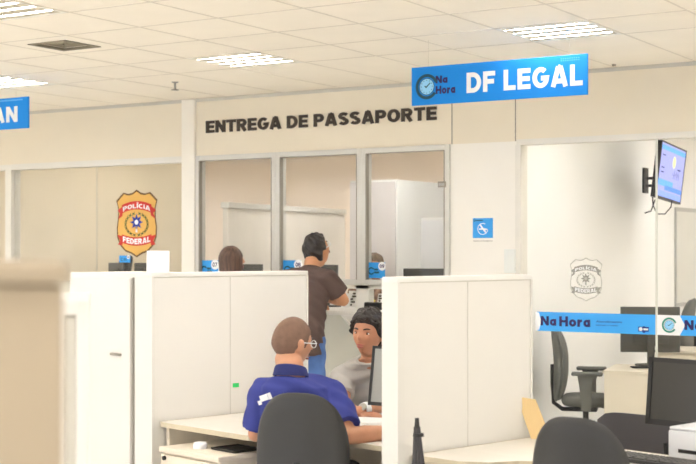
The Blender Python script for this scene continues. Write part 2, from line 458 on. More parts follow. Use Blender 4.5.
def set_l(i, j, s):
    k = (i+4)*8+(j+4); lights[k]['label'] = s
    if 'group' in lights[k]: del lights[k]['group']
set_l(0, 0, 'square four-tube ceiling light above the right end of the blue DF LEGAL sign')
set_l(-1, 0, 'square four-tube ceiling light above the ENTREGA DE PASSAPORTE lettering')
set_l(-2, 0, 'square four-tube ceiling light at the left edge, above the blue sign ending in AN')
set_l(-1, -1, 'square four-tube ceiling light cut off by the top left corner of the photo')
t = thing('air_vent', 'square grey air vent grille in the ceiling at the upper left', 'air vent', (vent[0]+G/2, vent[1]+G/2, CEIL))
b = B(); h = .165
for s_ in (-1, 1):
    b.bb(s_*h, s_*(h-.022), -h, h, -.006, .01); b.bb(-h, h, s_*h, s_*(h-.022), -.006, .01)
obj('vent_frame', b, mat('vent_grey', (150, 140, 120), .6), t)
b = B()
for k in range(1, 4):
    q = h-.022-k*.034
    for s in (-1, 1):
        b.box((s*q, 0, .02), (.004, 2*q+.01, .035), rot=(0, s*R(35), 0)); b.box((0, s*q, .02), (2*q+.01, .004, .035), rot=(-s*R(35), 0, 0))
obj('louvre', b, mat('vent_slat', (176, 166, 142), .6), t)
obj('ceiling_plate', B().bb(-h-.0, -G/2+.002, -G/2, G/2, 0, .02).bb(h, G/2-.002, -G/2, G/2, 0, .02).bb(-h, h, h, G/2, 0, .02).bb(-h, h, -G/2, -h, 0, .02), M['ceil'], t)
obj('back_box', B().bb(-h+.01, h-.01, -h+.01, h-.01, .06, .08), mat('vent_inside', (110, 104, 88), .9), t)
p = W(175, 84, 10.68)
t = thing('sprinkler_head', 'small metal sprinkler head hanging from the ceiling left of the pillar', 'sprinkler', (p.x, p.y, CEIL))
obj('escutcheon', B().cyl((0, 0, 0), (0, 0, -.008), .03, .02), M['chrome'], t, 40)
obj('stem', B().cyl((0, 0, -.008), (0, 0, -.06), .008), M['chrome'], t, 40)
obj('deflector', B().cyl((0, 0, -.06), (0, 0, -.064), .028, .032), M['alud'], t, 40)
p = W(619, 67.5, 9.75)
t = thing('smoke_detector', 'tiny dark ceiling sensor above the right glass wall', 'sensor', (p.x, p.y-.1, CEIL))
obj('sensor_body', B().cyl((0, 0, 0), (0, 0, -.012), .016, .012), M['alud'], t, 40)

# ---------------------------------------------------------------- logo, signs and lettering
def clock_logo(parent, cx, cy, r, mx, ring='teal', zz=.001):
    b = B(); ringpoly(b, cx, cy, r*.76, r, zz, zz+.001, mx, 20, 325); obj('logo_ring', b, M[ring], parent)
    b = B().prism(circ(cx, cy, r*.62), zz, zz+.001, mx); obj('logo_clock', b, M['face'], parent)
    b = B()
    for k in range(12):
        a = R(30*k); b.prism([(cx+r*.5*math.cos(a)-.03*r, cy+r*.5*math.sin(a)-.03*r), (cx+r*.5*math.cos(a)+.03*r, cy+r*.5*math.sin(a)-.03*r), (cx+r*.5*math.cos(a)+.03*r, cy+r*.5*math.sin(a)+.03*r), (cx+r*.5*math.cos(a)-.03*r, cy+r*.5*math.sin(a)+.03*r)], zz+.001, zz+.002, mx)
    b.prism([(cx-.2*r, cy+.02*r), (cx-.05*r, cy-.12*r), (cx+.34*r, cy+.26*r), (cx+.29*r, cy+.31*r), (cx-.05*r, cy), (cx-.15*r, cy+.09*r)], zz+.001, zz+.002, mx)
    ringpoly(b, cx, cy, r*.63, r*.67, zz, zz+.001, mx)
    obj('logo_hands', b, M['teal'], parent)
def hang_sign(px0, px1, zt, zb, depth, label):
    P0 = W(px0, 0, depth) if px0 is not None else None
    P1 = W(px1, 0, depth)
    return P0, P1
# DF LEGAL sign
SY = .23
Pl = W(412, 68, 8.62); Yl = Pl.y
def XatY(px, Y): return wx(px, Y)
xl, xr = XatY(412, Yl), XatY(588, Yl); zt = Pl.z; zb = zt-38/FPX*8.62
wS, hS = xr-xl, zt-zb
t = thing('hanging_sign', 'blue hanging sign with a clock logo reading DF LEGAL', 'sign', ((xl+xr)/2, Yl, (zt+zb)/2))
obj('board', B().box((0, 0, 0), (wS, .012, hS), .002), M['blue'], t)
mx = Matrix.Translation((0, -.0065, 0)) @ FRONT
obj('lettering', B().text('DF LEGAL', wS*.645, hS*.56, mx @ Matrix.Translation((wS*.152, .0, 0)), .035), M['wht'], t, label='white capital letters')
clock_logo(t, -wS/2+hS*.46, -.006, hS*.33, mx)
b = B().text('Na', wS*.07, hS*.2, mx @ Matrix.Translation((-wS/2+wS*.182, hS*.14, 0)), .04)
b.text('Hora', wS*.115, hS*.21, mx @ Matrix.Translation((-wS/2+wS*.205, -hS*.13, 0)), .04)
obj('logo_text', b, M['purple'], t)
b = B()
for k in range(9):
    for q in range(2): b.prism(circ(wS*.36+k*.014, hS*.42-q*.012, .004, 8), 0, .001, mx)
obj('fine_print', b, mat('pale_blue_ink', (90, 176, 240), .6), t)
for s in (-1, 1):
    obj('hanging_wire', B().cyl((s*wS*.4, 0, hS/2), (s*wS*.4, 0, CEIL-(zt+zb)/2-.001), .0007, n=6), mat('nylon_line', (200, 188, 168), .9), t)
# sign ending in AN
Pl = W(29, 96.5, 10.05); Ya = Pl.y; xr = XatY(29, Ya); hA = 31.5/FPX*10.05; wA = 1.35; cz = Pl.z-hA/2
t = thing('hanging_sign', 'blue hanging sign at the left edge showing the letters AN', 'sign', (xr-wA/2, Ya, cz))
obj('board', B().box((0, 0, 0), (wA, .012, hA), .002), M['blue'], t)
obj('lettering', B().text('AN', .265, hA*.54, mx @ Matrix.Translation((wA/2-.115-.13, -.006, 0)), .035), M['wht'], t, label='white capital letters')
obj('fine_print', B().bb(wA/2-.3, wA/2-.06, -.0075, -.006, hA*.4, hA*.44), mat('pale_blue_ink', (90, 176, 240), .6), t)
for s in (-1, 1):
    obj('hanging_wire', B().cyl((s*wA*.4, 0, hA/2), (s*wA*.4, 0, CEIL-cz-.001), .0007, n=6), mat('nylon_line', (226, 214, 194), .4), t)
# wall lettering
xa, xb = wx(206.5), wx(437)
za, zb_ = (wz(207, 119.5)+wz(437, 107))/2, (wz(207, 133)+wz(437, 121.5))/2
WL = 'ENTREGA DE PASSAPORTE'
t = thing('wall_lettering', 'dark capital letters ENTREGA DE PASSAPORTE on the cream wall header', 'sign', ((xa+xb)/2, WY-.001, (za+zb_)/2))
for k, ch in enumerate(WL):
    if ch != ' ': obj('letter', B().text(WL, xb-xa, za-zb_, FRONT, .07, .012, None, k), M['txt'], t)
# small blue wall notice
xc, zc = (wx(473)+wx(493))/2, (wz(483, 218)+wz(483, 238.5))/2; s2 = (wx(493)-wx(473))
t = thing('wall_notice', 'square blue notice with a round white symbol on the blank wall', 'notice', (xc, WY, zc))
mx = FRONT
obj('panel', B().prism([(-s2/2, -.075), (s2/2, -.075), (s2/2, .078), (-s2/2, .078)], .0005, .003, mx), mat('notice_blue', (46, 156, 232), .45), t)
b = B(); ringpoly(b, 0, -.005, .04, .045, .003, .004, mx, 60, 350)
b.prism([(-.035, -.002), (-.01, .0), (-.028, .028), (-.018, .03), (.006, .002), (.04, -.006), (.042, -.014), (.02, -.014), (.03, -.034), (.022, -.034), (.0, -.012), (-.03, -.012)], .004, .005, mx)
obj('symbol', b, M['wht'], t)
b = B(); ringpoly(b, -s2/2+.016, .06, .005, .009, .003, .004, mx, n=12); b.prism([(-s2/2+.028, .056), (.0, .056), (.0, .064), (-s2/2+.028, .064)], .003, .004, mx)
obj('logo', b, M['teal'], t)
obj('caption', B().text('Entrega de Passaporte', s2*.95, .014, mx @ Matrix.Translation((0, -.098, .0005)), .02), M['etchd'], t)
# acrylic holder by the glass wall
t = thing('leaflet_holder', 'clear frosted leaflet holder on the wall left of the glass wall', 'holder', (wx(511), WY, wz(511, 261)))
obj('pocket', B().bb(-.045, .045, -.03, -.0005, -.09, .09, .004), mat('frosted_acrylic', (232, 234, 228), .3), t)

# police badge (colour) on the left glass, etched one on the right side wall
def shield(w, h, k=1.0):
    half = [(0, .5), (.10, .455), (.20, .44), (.33, .46), (.42, .40), (.50, .345), (.455, .22), (.46, .08), (.49, -.06), (.48, -.2), (.41, -.32), (.28, -.41), (.12, -.45), (0, -.5)]
    pts = [(x*w*k, y*h*k) for x, y in half]+[(-x*w*k, y*h*k) for x, y in half[-2:0:-1]]
    return pts
def badge(name, label, loc, rz, w, h, cols, txts):
    t = thing(name, label, 'emblem', loc, rz); mx = FRONT
    if cols[0] is not None:
        obj('outline', B().prism(shield(w, h), .0006, .002, mx), cols[1], t)
        obj('shield', B().prism(shield(w, h, .945), .002, .003, mx), cols[0], t)
    else:
        b = B(); o_, i_ = shield(w, h), shield(w, h, .96)
        for i in range(len(o_)):
            j = (i+1) % len(o_); b.prism([o_[i], o_[j], i_[j], i_[i]], .0006, .002, mx)
        obj('outline', b, cols[1], t)
    for cy, kk, s_, tail in ((.27*h, -.55, txts[0], -1), (-.265*h, .45, txts[1], 1)):
        wr = lambda x, y: (x, y+cy+kk*x*x/w*1.0)
        b = B(); N = 16; hw = w*.36; hh = h*.062
        for i in range(N):
            x0, x1 = -hw+2*hw*i/N, -hw+2*hw*(i+1)/N
            b.prism([wr(x0, -hh), wr(x1, -hh), wr(x1, hh), wr(x0, hh)], .0035, .0045, mx)
        for s in (-1, 1):
            b.prism([wr(s*hw*.96, -hh*1.6), wr(s*hw*1.28, -hh*1.9), wr(s*hw*1.12, -hh*.8), wr(s*hw*1.3, hh*.4), wr(s*hw*.96, hh*.6)], .003, .0035, mx)
        obj('ribbon', b, cols[2], t)
        obj('ribbon_text', B().text(s_, hw*1.85, hh*1.45, mx @ Matrix.Translation((0, 0, .0045)), .04, warp=wr), cols[3], t)
    b = B()
    for s in (-1, 1):
        for k in range(9):
            a = R(-78+k*19); cx, cy = s*math.cos(a)*w*.27, math.sin(a)*h*.16-.01*h
            for off in (-1, 1):
                an = a*s+(math.pi if s < 0 else 0)+R(90)+off*R(35)
                ux, uy = math.cos(an), math.sin(an); L, ww = w*.05, w*.014
                b.prism([(cx-ux*L, cy-uy*L), (cx+uy*ww, cy-ux*ww), (cx+ux*L, cy+uy*L), (cx-uy*ww, cy+ux*ww)], .0035, .0045, mx)
    obj('laurel', b, cols[4], t)
    b = B(); st = []
    for k in range(16):
        r_ = w*(.16 if k % 2 == 0 else .08); st.append((r_*math.sin(R(22.5*k)), r_*math.cos(R(22.5*k))+.02*h))
    b.prism(st, .0045, .0055, mx); obj('star', b, cols[5], t)
    b = B().prism(circ(0, .02*h, w*.045, 16), .0055, .0065, mx); b.prism([(-.008*w*3, -.13*h), (.024*w, -.13*h), (.012*w, -.04*h), (-.012*w, -.04*h)], .0045, .0055, mx)
    obj('star_centre', b, cols[6], t)
    return t
xa, xb = wx(114.5), wx(155.5); za, zb_ = wz(135, 189.5), wz(135, 257.5)
badge('police_badge', 'large gold and red POLÍCIA FEDERAL shield sticker on the left glass', ((xa+xb)/2, WY+.028, (za+zb_)/2), 0, xb-xa, za-zb_,
      (M['gold'], M['goldd'], M['red'], M['wht'], M['leafg'], M['blued'], M['wht']), ('POLÍCIA', 'FEDERAL'))
xa, xb = wx(568.5), wx(601); za, zb_ = wz(585, 257.5), wz(585, 301.5)
badge('etched_badge', 'pale grey outlined POLÍCIA FEDERAL shield on the right glass wall', ((xa+xb)/2, WY+.028, (za+zb_)/2), 0, xb-xa, za-zb_,
      (None, M['etch'], M['etchd'], M['wht'], M['etch'], M['etchd'], M['etch']), ('POLÍCIA', 'FEDERAL'))

# blue stripe stickers on the glass wall
z0 = (wz(537, 330)+wz(655, 336))/2; z1 = (wz(537, 311.5)+wz(655, 315.3))/2
def stripe(xa, xb, label, logo, endcap):
    t = thing('stripe_sticker', label, 'sticker', ((xa+xb)/2, WY+.03, (z0+z1)/2)); w = xb-xa; h = z1-z0; mx = FRONT
    lx = -w/2
    obj('band', B().prism([(lx+(.17 if logo else .0), -h/2), (w/2, -h/2), (w/2, h/2), (lx+(.17 if logo else .0), h/2)], .0006, .0016, mx), M['blue2'], t)
    if logo:
        obj('white_end', B().prism([(lx, -h/2), (lx+.165, -h/2), (lx+.205, 0), (lx+.165, h/2), (lx, h/2)], .0017, .0025, mx), M['wht'], t)
        clock_logo(t, lx+.09, 0, h*.38, mx, 'green', .0028); tx = lx+.2
    else:
        obj('white_end', B().prism([(lx-.012, -h/2), (lx+.016, -h/2*.9), (lx+.034, 0), (lx+.016, h/2*.9), (lx-.012, h/2)], .0017, .0025, mx), M['wht'], t)
        tx = lx+.03
    b = B().text('Na', .125, h*.5, mx @ Matrix.Translation((tx+.0625, .005, .0017)), .06)
    b.text('Hora', .245, h*.52, mx @ Matrix.Translation((tx+.15+.1225, .005, .0017)), .06)
    obj('logo_text', b, M['purple'], t)
    b = B(); x_ = tx+.44
    b.text('Atendimento', .2, .016, mx @ Matrix.Translation((x_+.1, .012, .0017)), .02); b.text('integrado ao cidadão', .17, .013, mx @ Matrix.Translation((x_+.085, -.016, .0017)), .02)
    b.prism(circ(tx+.805, -h*.17, .012, 12), .0017, .0025, mx); b.prism(circ(tx+.805, -h*.35, .012, 12), .0017, .0025, mx)
    obj('slogan', b, M['blued'], t)
    if not logo:
        obj('crest_label', B().prism([(w/2-.13, -h*.36), (w/2-.05, -h*.36), (w/2-.05, -h*.12), (w/2-.13, -h*.12)], .0017, .0025, mx), M['blued'], t)
        b = B().prism(circ(w/2-.11, -h*.24, .014, 12), .0026, .0034, mx); b.prism([(w/2-.09, -h*.29), (w/2-.055, -h*.29), (w/2-.055, -h*.2), (w/2-.09, -h*.2)], .0026, .0034, mx)
        obj('crest', b, M['wht'], t)
    return t
stripe(wx(535.5), xj-.006, 'light blue Na Hora stripe sticker on the glass left of the joint', False, 0)
stripe(xj+.006, xj+1.75, 'light blue Na Hora stripe sticker with clock logo, right of the glass joint', True, 0)

# numbered blue counter stickers
def counter_tag(px0, px1, py0, py1, num, label, flip=False):
    xa, xb = wx(px0), wx(px1); w = xb-xa; zt_, zb2 = wz(px0, py0), wz(px0, py1); h = zt_-zb2
    t = thing('counter_number_sticker', label, 'sticker', ((xa+xb)/2, WY+.018, (zt_+zb2)/2)); mx = FRONT
    obj('panel', B().prism([(-w/2, -h/2), (w/2, -h/2), (w/2, h/2), (-w/2, h/2)], 0, .0015, mx), mat('notice_blue', (46, 156, 232), .45), t)
    obj('number_disc', B().prism(circ(w*.34, h*.26, h*.28, 20), .0016, .0025, mx), M['wht'], t)
    obj('number', B().text(num, h*.34, h*.24, mx @ Matrix.Translation((w*.34, h*.26, .0025)), .02), M['purple'], t)
    b = B(); ringpoly(b, -w*.24, -h*.05, h*.16, h*.24, .0016, .0025, mx, 30, 330, 20)
    b.prism([(-w*.08, -h*.02), (w*.12, -h*.02), (w*.12, h*.1), (-w*.08, h*.1)], .0016, .0025, mx); b.prism([(-w*.08, -h*.2), (w*.18, -h*.2), (w*.18, -h*.08), (-w*.08, -h*.08)], .0016, .0025, mx)
    obj('logo', b, M['teal'], t)
counter_tag(198, 217, 260.3, 278, '07', 'blue counter sticker beside the long-haired woman, lower left of the first window')
counter_tag(281.5, 300, 260.3, 278, '08', 'blue counter sticker mostly hidden behind the man in brown')
counter_tag(365.5, 384, 262.3, 278, '09', 'blue counter sticker numbered 09 on the third window')
# ================================================================= SCREENS AND DESKS
def booth_thing(name, label, cat, v, u, z=0, rz=0, group=None):
    p = bt(v, u, z); return thing(name, label, cat, p, BROT+rz, group)
def partition(name, label, v0, v1, u0, u1, h=1.485, seams=()):
    t = booth_thing(name, label, 'partition', v1, u0)
    L = u1-u0; T = v1-v0
    obj('panel', B().bb(-T+.004, -.006, .012, L-.012, .05, h-.02), M['part'], t)
    b = B()
    b.bb(-T, 0, 0, L, h-.022, h, .003); b.bb(-T, 0, 0, L, 0, .05)
    obj('rail', b, M['partrim'], t, 40)
    obj('end_post', B().bb(-T, 0, 0, .012, .05, h-.022), M['part'], t)
    obj('end_post', B().bb(-T, 0, L-.012, L, .05, h-.022), M['part'], t)
    if seams:
        b = B()
        for s in seams: b.bb(-.0065, -.0045, s-.0025, s+.0025, .05, h-.022)
        obj('seam', b, mat('seam_line', (214, 211, 202), .6), t)
    g_ = B().bb(-.0065, -.0045, .012, L-.012, h-.026, h-.022); g_.bb(-.0065, -.0045, .012, .016, .05, h-.022)
    obj('shadow_gap', g_, M['groove'], t)
    return t
A = partition('office_partition', 'white office partition behind the worker in blue, with a green tag', -.15, 0, 0, 1.04, 1.485, (.50,))
bb_ = B().bb(-.0045, -.003, .515, .555, 1.6-138.5/FPX*7.05, 1.6-138.5/FPX*7.05+.022)
obj('green_tag', bb_, M['sgreen'], A)
V2 = 1.634
partition('office_partition', 'white office partition between the client and the empty desk', V2-.095, V2, .1, .98, 1.487, (.44,))
# tall cupboard left of A
t = booth_thing('tall_cupboard', 'white metal cupboard left of the partition with the green tag', 'cupboard', -.165, .0)
cw = .64
obj('body', B().bb(-cw, 0, .02, .48, 0, 1.48, .004), M['part'], t, 40)
obj('door', B().bb(-cw+.03, -.035, .0, .019, .06, 1.455, .003), M['part'], t, 40)
hd = obj('handle', B().bb(-.19, -.105, -.02, 0, 1.055, 1.068, .004), M['alud'], t, 40)
obj('side_gap', B().bb(-.03, -.018, .016, .0195, .03, 1.46), M['alud'], t)
# card on top of A
t = booth_thing('white_card', 'blank white card standing on the corner of the left partition top', 'card', -.02, .05, 1.486, R(46))
obj('card_sheet', B().box((-.0, 0, .055), (.115, .0025, .112), rot=(R(-6), 0, 0)), M['paper'], t)
obj('card_foot', B().box((0, .012, .003), (.115, .03, .003)), M['paper'], t)

# desk in the worker's booth
def desk(label, v, u, poly, legs):
    t = booth_thing('office_desk', label, 'desk', v, u)
    b = B().prism(poly, .717, .739); obj('desk_top', b, mat('pale_desk_laminate', (236, 230, 219), .4, var=.02, vscale=2, stretch=(1, 12, 1)), t)
    b = B(); n = len(poly)
    cx = sum(p[0] for p in poly)/n; cy = sum(p[1] for p in poly)/n
    for i in range(n):
        (xa, ya), (xb, yb) = poly[i], poly[(i+1) % n]; d = math.hypot(xb-xa, yb-ya); a = math.atan2(yb-ya, xb-xa)
        b.box(((xa+xb)/2, (ya+yb)/2, .728), (d+.002, .003, .0235), rot=(0, 0, a))
    obj('edge_band', b, M['creamedge'], t)
    for (x0, x1, y0, y1) in legs: obj('side_panel', B().bb(x0, x1, y0, y1, 0, .716), M['cream'], t)
    return t
d1 = desk('cream desk between the worker in blue and the client', 0, 0,
     [(.04, .03), (.72, .04), (.80, .10), (.86, .19), (.98, .25), (1.15, .26), (1.535, .25), (1.535, .80), (.004, .80), (.004, .05)], [(.01, .035, .08, .78), (1.50, 1.525, .3, .78)])
obj('modesty_panel', B().bb(.05, 1.49, .74, .755, .25, .71), M['cream'], d1)
d2 = desk('cream desk at the empty workstation on the right', V2, .1, [(.004, .08), (.26, .09), (.36, .16), (.42, .28), (.52, .36), (1.5, .36), (1.5, .86), (.004, .86)], [(.01, .035, .1, .84), (1.46, 1.485, .4, .84)])
# drawer pedestal under desk 1
t = booth_thing('drawer_pedestal', 'cream drawer pedestal under the left end of the desk by the worker', 'drawer unit', .215, -.1)
obj('body', B().bb(0, .46, .015, .5, .03, .625), M['cream'], t)
obj('top', B().bb(-.005, .465, -.005, .505, .626, .65, .002), M['cream'], t, 40)
for k in range(3):
    d = obj('drawer', B().bb(.008, .452, -.002, .014, .05+k*.192, .232+k*.192, .002), M['cream'], t, 40)
    if k == 2: obj('lock', B().cyl((.04, -.012, .6), (.04, -.002, .6), .011), M['blackm'], d, 40)
    obj('handle', B().bb(.36, .43, -.01, -.002, .2+k*.192, .207+k*.192), M['blackm'], d)
for x in (.04, .42):
    for y in (.05, .45): obj('caster', B().cyl((x-.01, y, .02), (x+.01, y, .02), .02, n=14), M['blackm'], t, 40)
p = booth_thing('white_dispenser', 'small round white plastic case on the drawer pedestal', 'case', .40, .0, .651)
obj('base', B().cyl((0, 0, 0), (0, 0, .022), .033, .034), M['wht'], p, 40)
obj('lid', B().cyl((0, 0, .022), (0, 0, .03), .034, .028), M['wht'], p, 40)
p = booth_thing('black_tray', 'flat black tray on the drawer pedestal behind the worker', 'tray', .55, .09, .651)
obj('tray_base', B().bb(-.09, .09, -.07, .09, 0, .005), M['black'], p)
b = B()
for s in (-1, 1): b.bb(s*.09, s*.084, -.07, .09, 0, .011); b.bb(-.09, .09, (.09 if s > 0 else -.07), (.084 if s > 0 else -.064), 0, .011)
obj('tray_rim', b, M['black'], p)

# foreground, out of focus
p0 = W(64, 0, 1.35)
t = thing('foreground_cabinet', 'beige cabinet blurred at the lower left edge, nearest the camera', 'cabinet', (p0.x, p0.y, 0), TH+R(16))
obj('body', B().bb(-.42, 0, 0, .35, .05, 1.565, .006), M['foreb'], t, 40)
obj('top', B().bb(-.43, .004, -.008, .355, 1.566, 1.588, .004), M['foreb'], t, 40)
obj('plinth', B().bb(-.40, -.02, .02, .33, 0, .05), M['groove'], t)
p0 = W(89, 0, 3.0)
t = thing('foreground_partition', 'blurred white partition edge beside the beige foreground cabinet', 'partition', (p0.x, p0.y, 0), TH+R(10.5))
obj('end_post', B().bb(-.028, 0, 0, .03, 0, 1.49, .003), M['part'], t, 40)
obj('panel', B().bb(-.05, -.03, .005, .5, .02, 1.45), M['groove'], t, 40)
obj('rail', B().bb(-.075, 0.001, -.0, .5, 1.4551, 1.4901, .003), M['part'], t, 40)
obj('end_post', B().bb(-.075, -.052, 0, .03, 0, 1.455, .003), M['part'], t, 40)

# ---------------------------------------------------------------- office chairs
def back_shape(w, h, th, curve=.05, n=28, p=2.6, taper=.12):
    rings = []
    K = 9
    for layer, (dy, sc) in enumerate(((0, .93), (-.006, .985), (-th*.5, 1.0), (-th+.006, .985), (-th, .93))):
        ring = []
        for i in range(n*2):
            a = 2*math.pi*i/(n*2); c, s = math.cos(a), math.sin(a)
            x = w/2*sc*math.copysign(abs(c)**(2/p), c); z = h/2*sc*math.copysign(abs(s)**(2/p), s)
            x *= 1-taper*(z/h+.0)*.9 if z > 0 else 1+taper*(z/h)*1.2
            ring.append((x, z, dy))
        rings.append(ring)
    return rings
def bent(x, z, dy, curve, h): return Vector((x, dy+curve*(x/.2)**2*.6-.10*(z/h)**2*.3-.02*z/h, z))
def office_chair(name, label, loc, rz, top=.98, bw=.42, bh=.56, arms=False, m='chair', fm='fabric', seat=.47):
    t = thing(name, label, 'chair', loc, rz)          # faces +Y, backrest at -Y
    zc = top-bh/2; yb = -.24
    b = B(); K = []
    n = 56
    def pt(a, r, dy, inflate=0):
        c, s = math.cos(a), math.sin(a); p = 3.0
        x = bw/2*r*math.copysign(abs(c)**(2/p), c); z = bh/2*r*math.copysign(abs(s)**(2/p), s)
        x *= (1-.13*max(0, z/(bh/2))**2) * (1-.16*max(0, -z/(bh/2))**2)
        y = dy+.05*(x/(bw/2))**2-.035*(z/(bh/2))**2*(1 if z > 0 else .2)
        return Vector((x, yb+y, zc+z))
    def shell(prof):
        bb = B(); rings = []
        for r, dy in prof: rings.append([pt(2*math.pi*i/n, r, dy) for i in range(n)])
        bb.loft(rings); return bb
    obj('backrest_shell', shell([(.05, -.034), (.4, -.034), (.75, -.032), (.92, -.026), (.985, -.014), (1, 0), (.97, .004), (.5, .004), (.05, .004)]), M[m], t, 50)
    obj('backrest_cushion', shell([(.05, .004), (.5, .0045), (.93, .005), (.965, .014), (.94, .032), (.8, .042), (.4, .045), (.05, .045)]), M[fm], t, 50)
    obj('back_support', B().tube([(0, -.06, seat-.09), (0, -.2, seat-.09), (0, -.275, seat-.04), (0, yb-.045, seat+.1), (0, yb-.045, zc)], .018, 10), M['black'], t, 60)
    sb = B(); rings = []
    for r, z in ((.3, -.05), (.9, -.05), (.97, -.035), (1, -.015), (.98, .012), (.9, .028), (.3, .03)):
        ring = []
        for i in range(40):
            a = 2*math.pi*i/40; c, s = math.cos(a), math.sin(a)
            ring.append(Vector((.235*r*math.copysign(abs(c)**.7, c), .02+.225*r*math.copysign(abs(s)**.7, s), seat+z-(.02 if s > .8 else 0)*r)))
        rings.append(ring)
    sb.loft(rings); obj('seat', sb, M[fm], t, 50)
    obj('mechanism', B().bb(-.08, .08, -.1, .1, seat-.1, seat-.048, .01), M['black'], t, 40)
    g_ = B().cyl((0, 0, .09), (0, 0, seat-.1), .025); g_.cyl((0, 0, .08), (0, 0, .26), .032); obj('gas_column', g_, M['black'], t, 40)
    for k in range(5):
        a = R(72*k+18); dx, dy = math.cos(a), math.sin(a)
        obj('leg', B().tube([(0, 0, .1), (dx*.15, dy*.15, .095), (dx*.29, dy*.29, .07)], [.026, .022, .016], 10), M['black'], t, 60)
        c_ = B(); sx, sy = -dy, dx
        for s in (-1, 1): c_.cyl((dx*.29+sx*s*.008, dy*.29+sy*s*.008, .027), (dx*.29+sx*s*.024, dy*.29+sy*s*.024, .027), .026, n=16)
        c_.cyl((dx*.29, dy*.29, .027), (dx*.29, dy*.29, .07), .007, n=8)
        obj('caster', c_, M['blackm'], t, 40)
    if arms:
        for s in (-1, 1):
            ar = obj('armrest', B().bb(s*.27-.04, s*.27+.04, -.1, .16, seat+.205, seat+.235, .012), M[m], t, 50)
            rr = [[Vector((s*.262+px_, py_, z)) for px_, py_ in ((-.012, y0), (.012, y0), (.012, y1), (-.012, y1))] for z, y0, y1 in ((seat-.07, -.02, .06), (seat+.02, -.02, .07), (seat+.12, -.035, .07), (seat+.205, -.05, .09))]
            obj('arm_support', B().loft(rr).bb(s*.1, s*.27, 0, .05, seat-.075, seat-.055), M[m], ar, 50)
    return t
pc = W(300, 0, 5.80)
off = Matrix.Rotation(TH-R(14), 3, 'Z') @ Vector((0, .24, 0))
office_chair('office_chair', 'dark grey office chair the worker in blue is sitting on', (pc.x+off.x, pc.y+off.y, 0), TH-R(14), .99, .42, .6)
pc = W(577, 0, 5.0)
rz = TH-R(34); off = Matrix.Rotation(rz, 3, 'Z') @ Vector((0, .24, 0))
office_chair('office_chair', 'empty dark grey office chair at the lower right, in front of the keyboard', (pc.x+off.x, pc.y+off.y, 0), rz, .985, .41, .6)
pc = W(573, 0, 10.45)
pc2 = office_chair('office_chair', 'grey armchair on wheels seen sideways behind the glass wall', (pc.x+.085, pc.y+.05, 0), R(-72), 1.04, .44, .60, True, 'greyfab', 'greyfab', .47)
pc2.scale = (.94, .90, .96)
pc = W(663, 0, 12.2)
office_chair('office_chair', 'dark chair whose top shows above the monitor behind the glass', (pc.x, pc.y, 0), R(100), 1.17, .3, .6, False, 'greyfab', 'greyfab', .5)
pc = Vector((wx(104, 10.42), 10.42, 0))
office_chair('office_chair', 'dark chair whose rounded top shows behind the left glass below the badge', (pc.x, pc.y, 0), R(150), 1.545, .36, .5, False, 'chair', 'fabric', 1.0)
pc = W(376, 0, 7.45)
office_chair('office_chair', 'chair under the client in the grey t-shirt, hidden by him', (pc.x, pc.y, 0), TH-R(200), .82, .4, .36, False, 'chair', 'fabric', .46)
# ---------------------------------------------------------------- monitors
def monitor(label, loc, rz, w, h, zc, tilt=0, scr='screen', back='black', base=True, zbase=.739, ystand=.07, cat='monitor', bez=.013):
    t = thing('computer_monitor', label, cat, (loc[0], loc[1], zbase), rz)     # screen faces -Y
    c = zc-zbase
    rot = Matrix.Translation((0, 0, c)) @ Matrix.Rotation(R(-tilt), 4, 'X')
    def rb(x0, x1, y0, y1, z0, z1, bev=0):
        bb = B().bb(x0, x1, y0, y1, z0, z1, bev); bmesh.ops.transform(bb.bm, matrix=rot, verts=bb.bm.verts[:]); return bb
    obj('casing', rb(-w/2, w/2, .0, .028, -h/2, h/2, .005), M[back], t, 40)
    bz = rb(-w/2, w/2, -.008, 0, h/2-bez, h/2)
    for args in ((-w/2, w/2, -.008, 0, -h/2, -h/2+bez*1.3), (-w/2, -w/2+bez, -.008, 0, -h/2, h/2), (w/2-bez, w/2, -.008, 0, -h/2, h/2)):
        q = rb(*args); me_ = to_mesh(q, 'q'); bz.bm.from_mesh(me_); bpy.data.meshes.remove(me_)
    obj('bezel', bz, M['black'], t)
    obj('screen', rb(-w/2+bez, w/2-bez, -.003, -.0005, -h/2+bez*1.3, h/2-bez), M[scr], t)
    obj('back_bulge', rb(-w*.3, w*.3, .028, .05, -h*.3, h*.25, .01), M[back], t, 40)
    st = B().bb(-.028, .028, .05, .07, .0, c+.02, .004); obj('stand', st, M[back], t, 40)
    obj('stand_base', B().prism(circ(0, .04, .12, 28, ry=.085), 0, .012), M[back], t, 40)
    return t
# client / worker desk monitor
p = W(371, 376, 6.62); rz = TH-R(33)
cx = p.x+.22*math.cos(rz); cy = p.y+.22*math.sin(rz)
monitor('black-edged monitor beside the client, mostly hidden by the partition', (cx, cy), rz, .44, .29, .985, 9, 'grescreen', 'black')
# near right monitor
p = W(650, 0, 6.02); cx, cy = p.x+.24*math.cos(BROT), p.y+.24*math.sin(BROT)
monitor('large dark monitor on the right-hand desk above the printer', (cx, cy), BROT, .5, .297, .974, 6, 'screen', 'black', bez=.02)
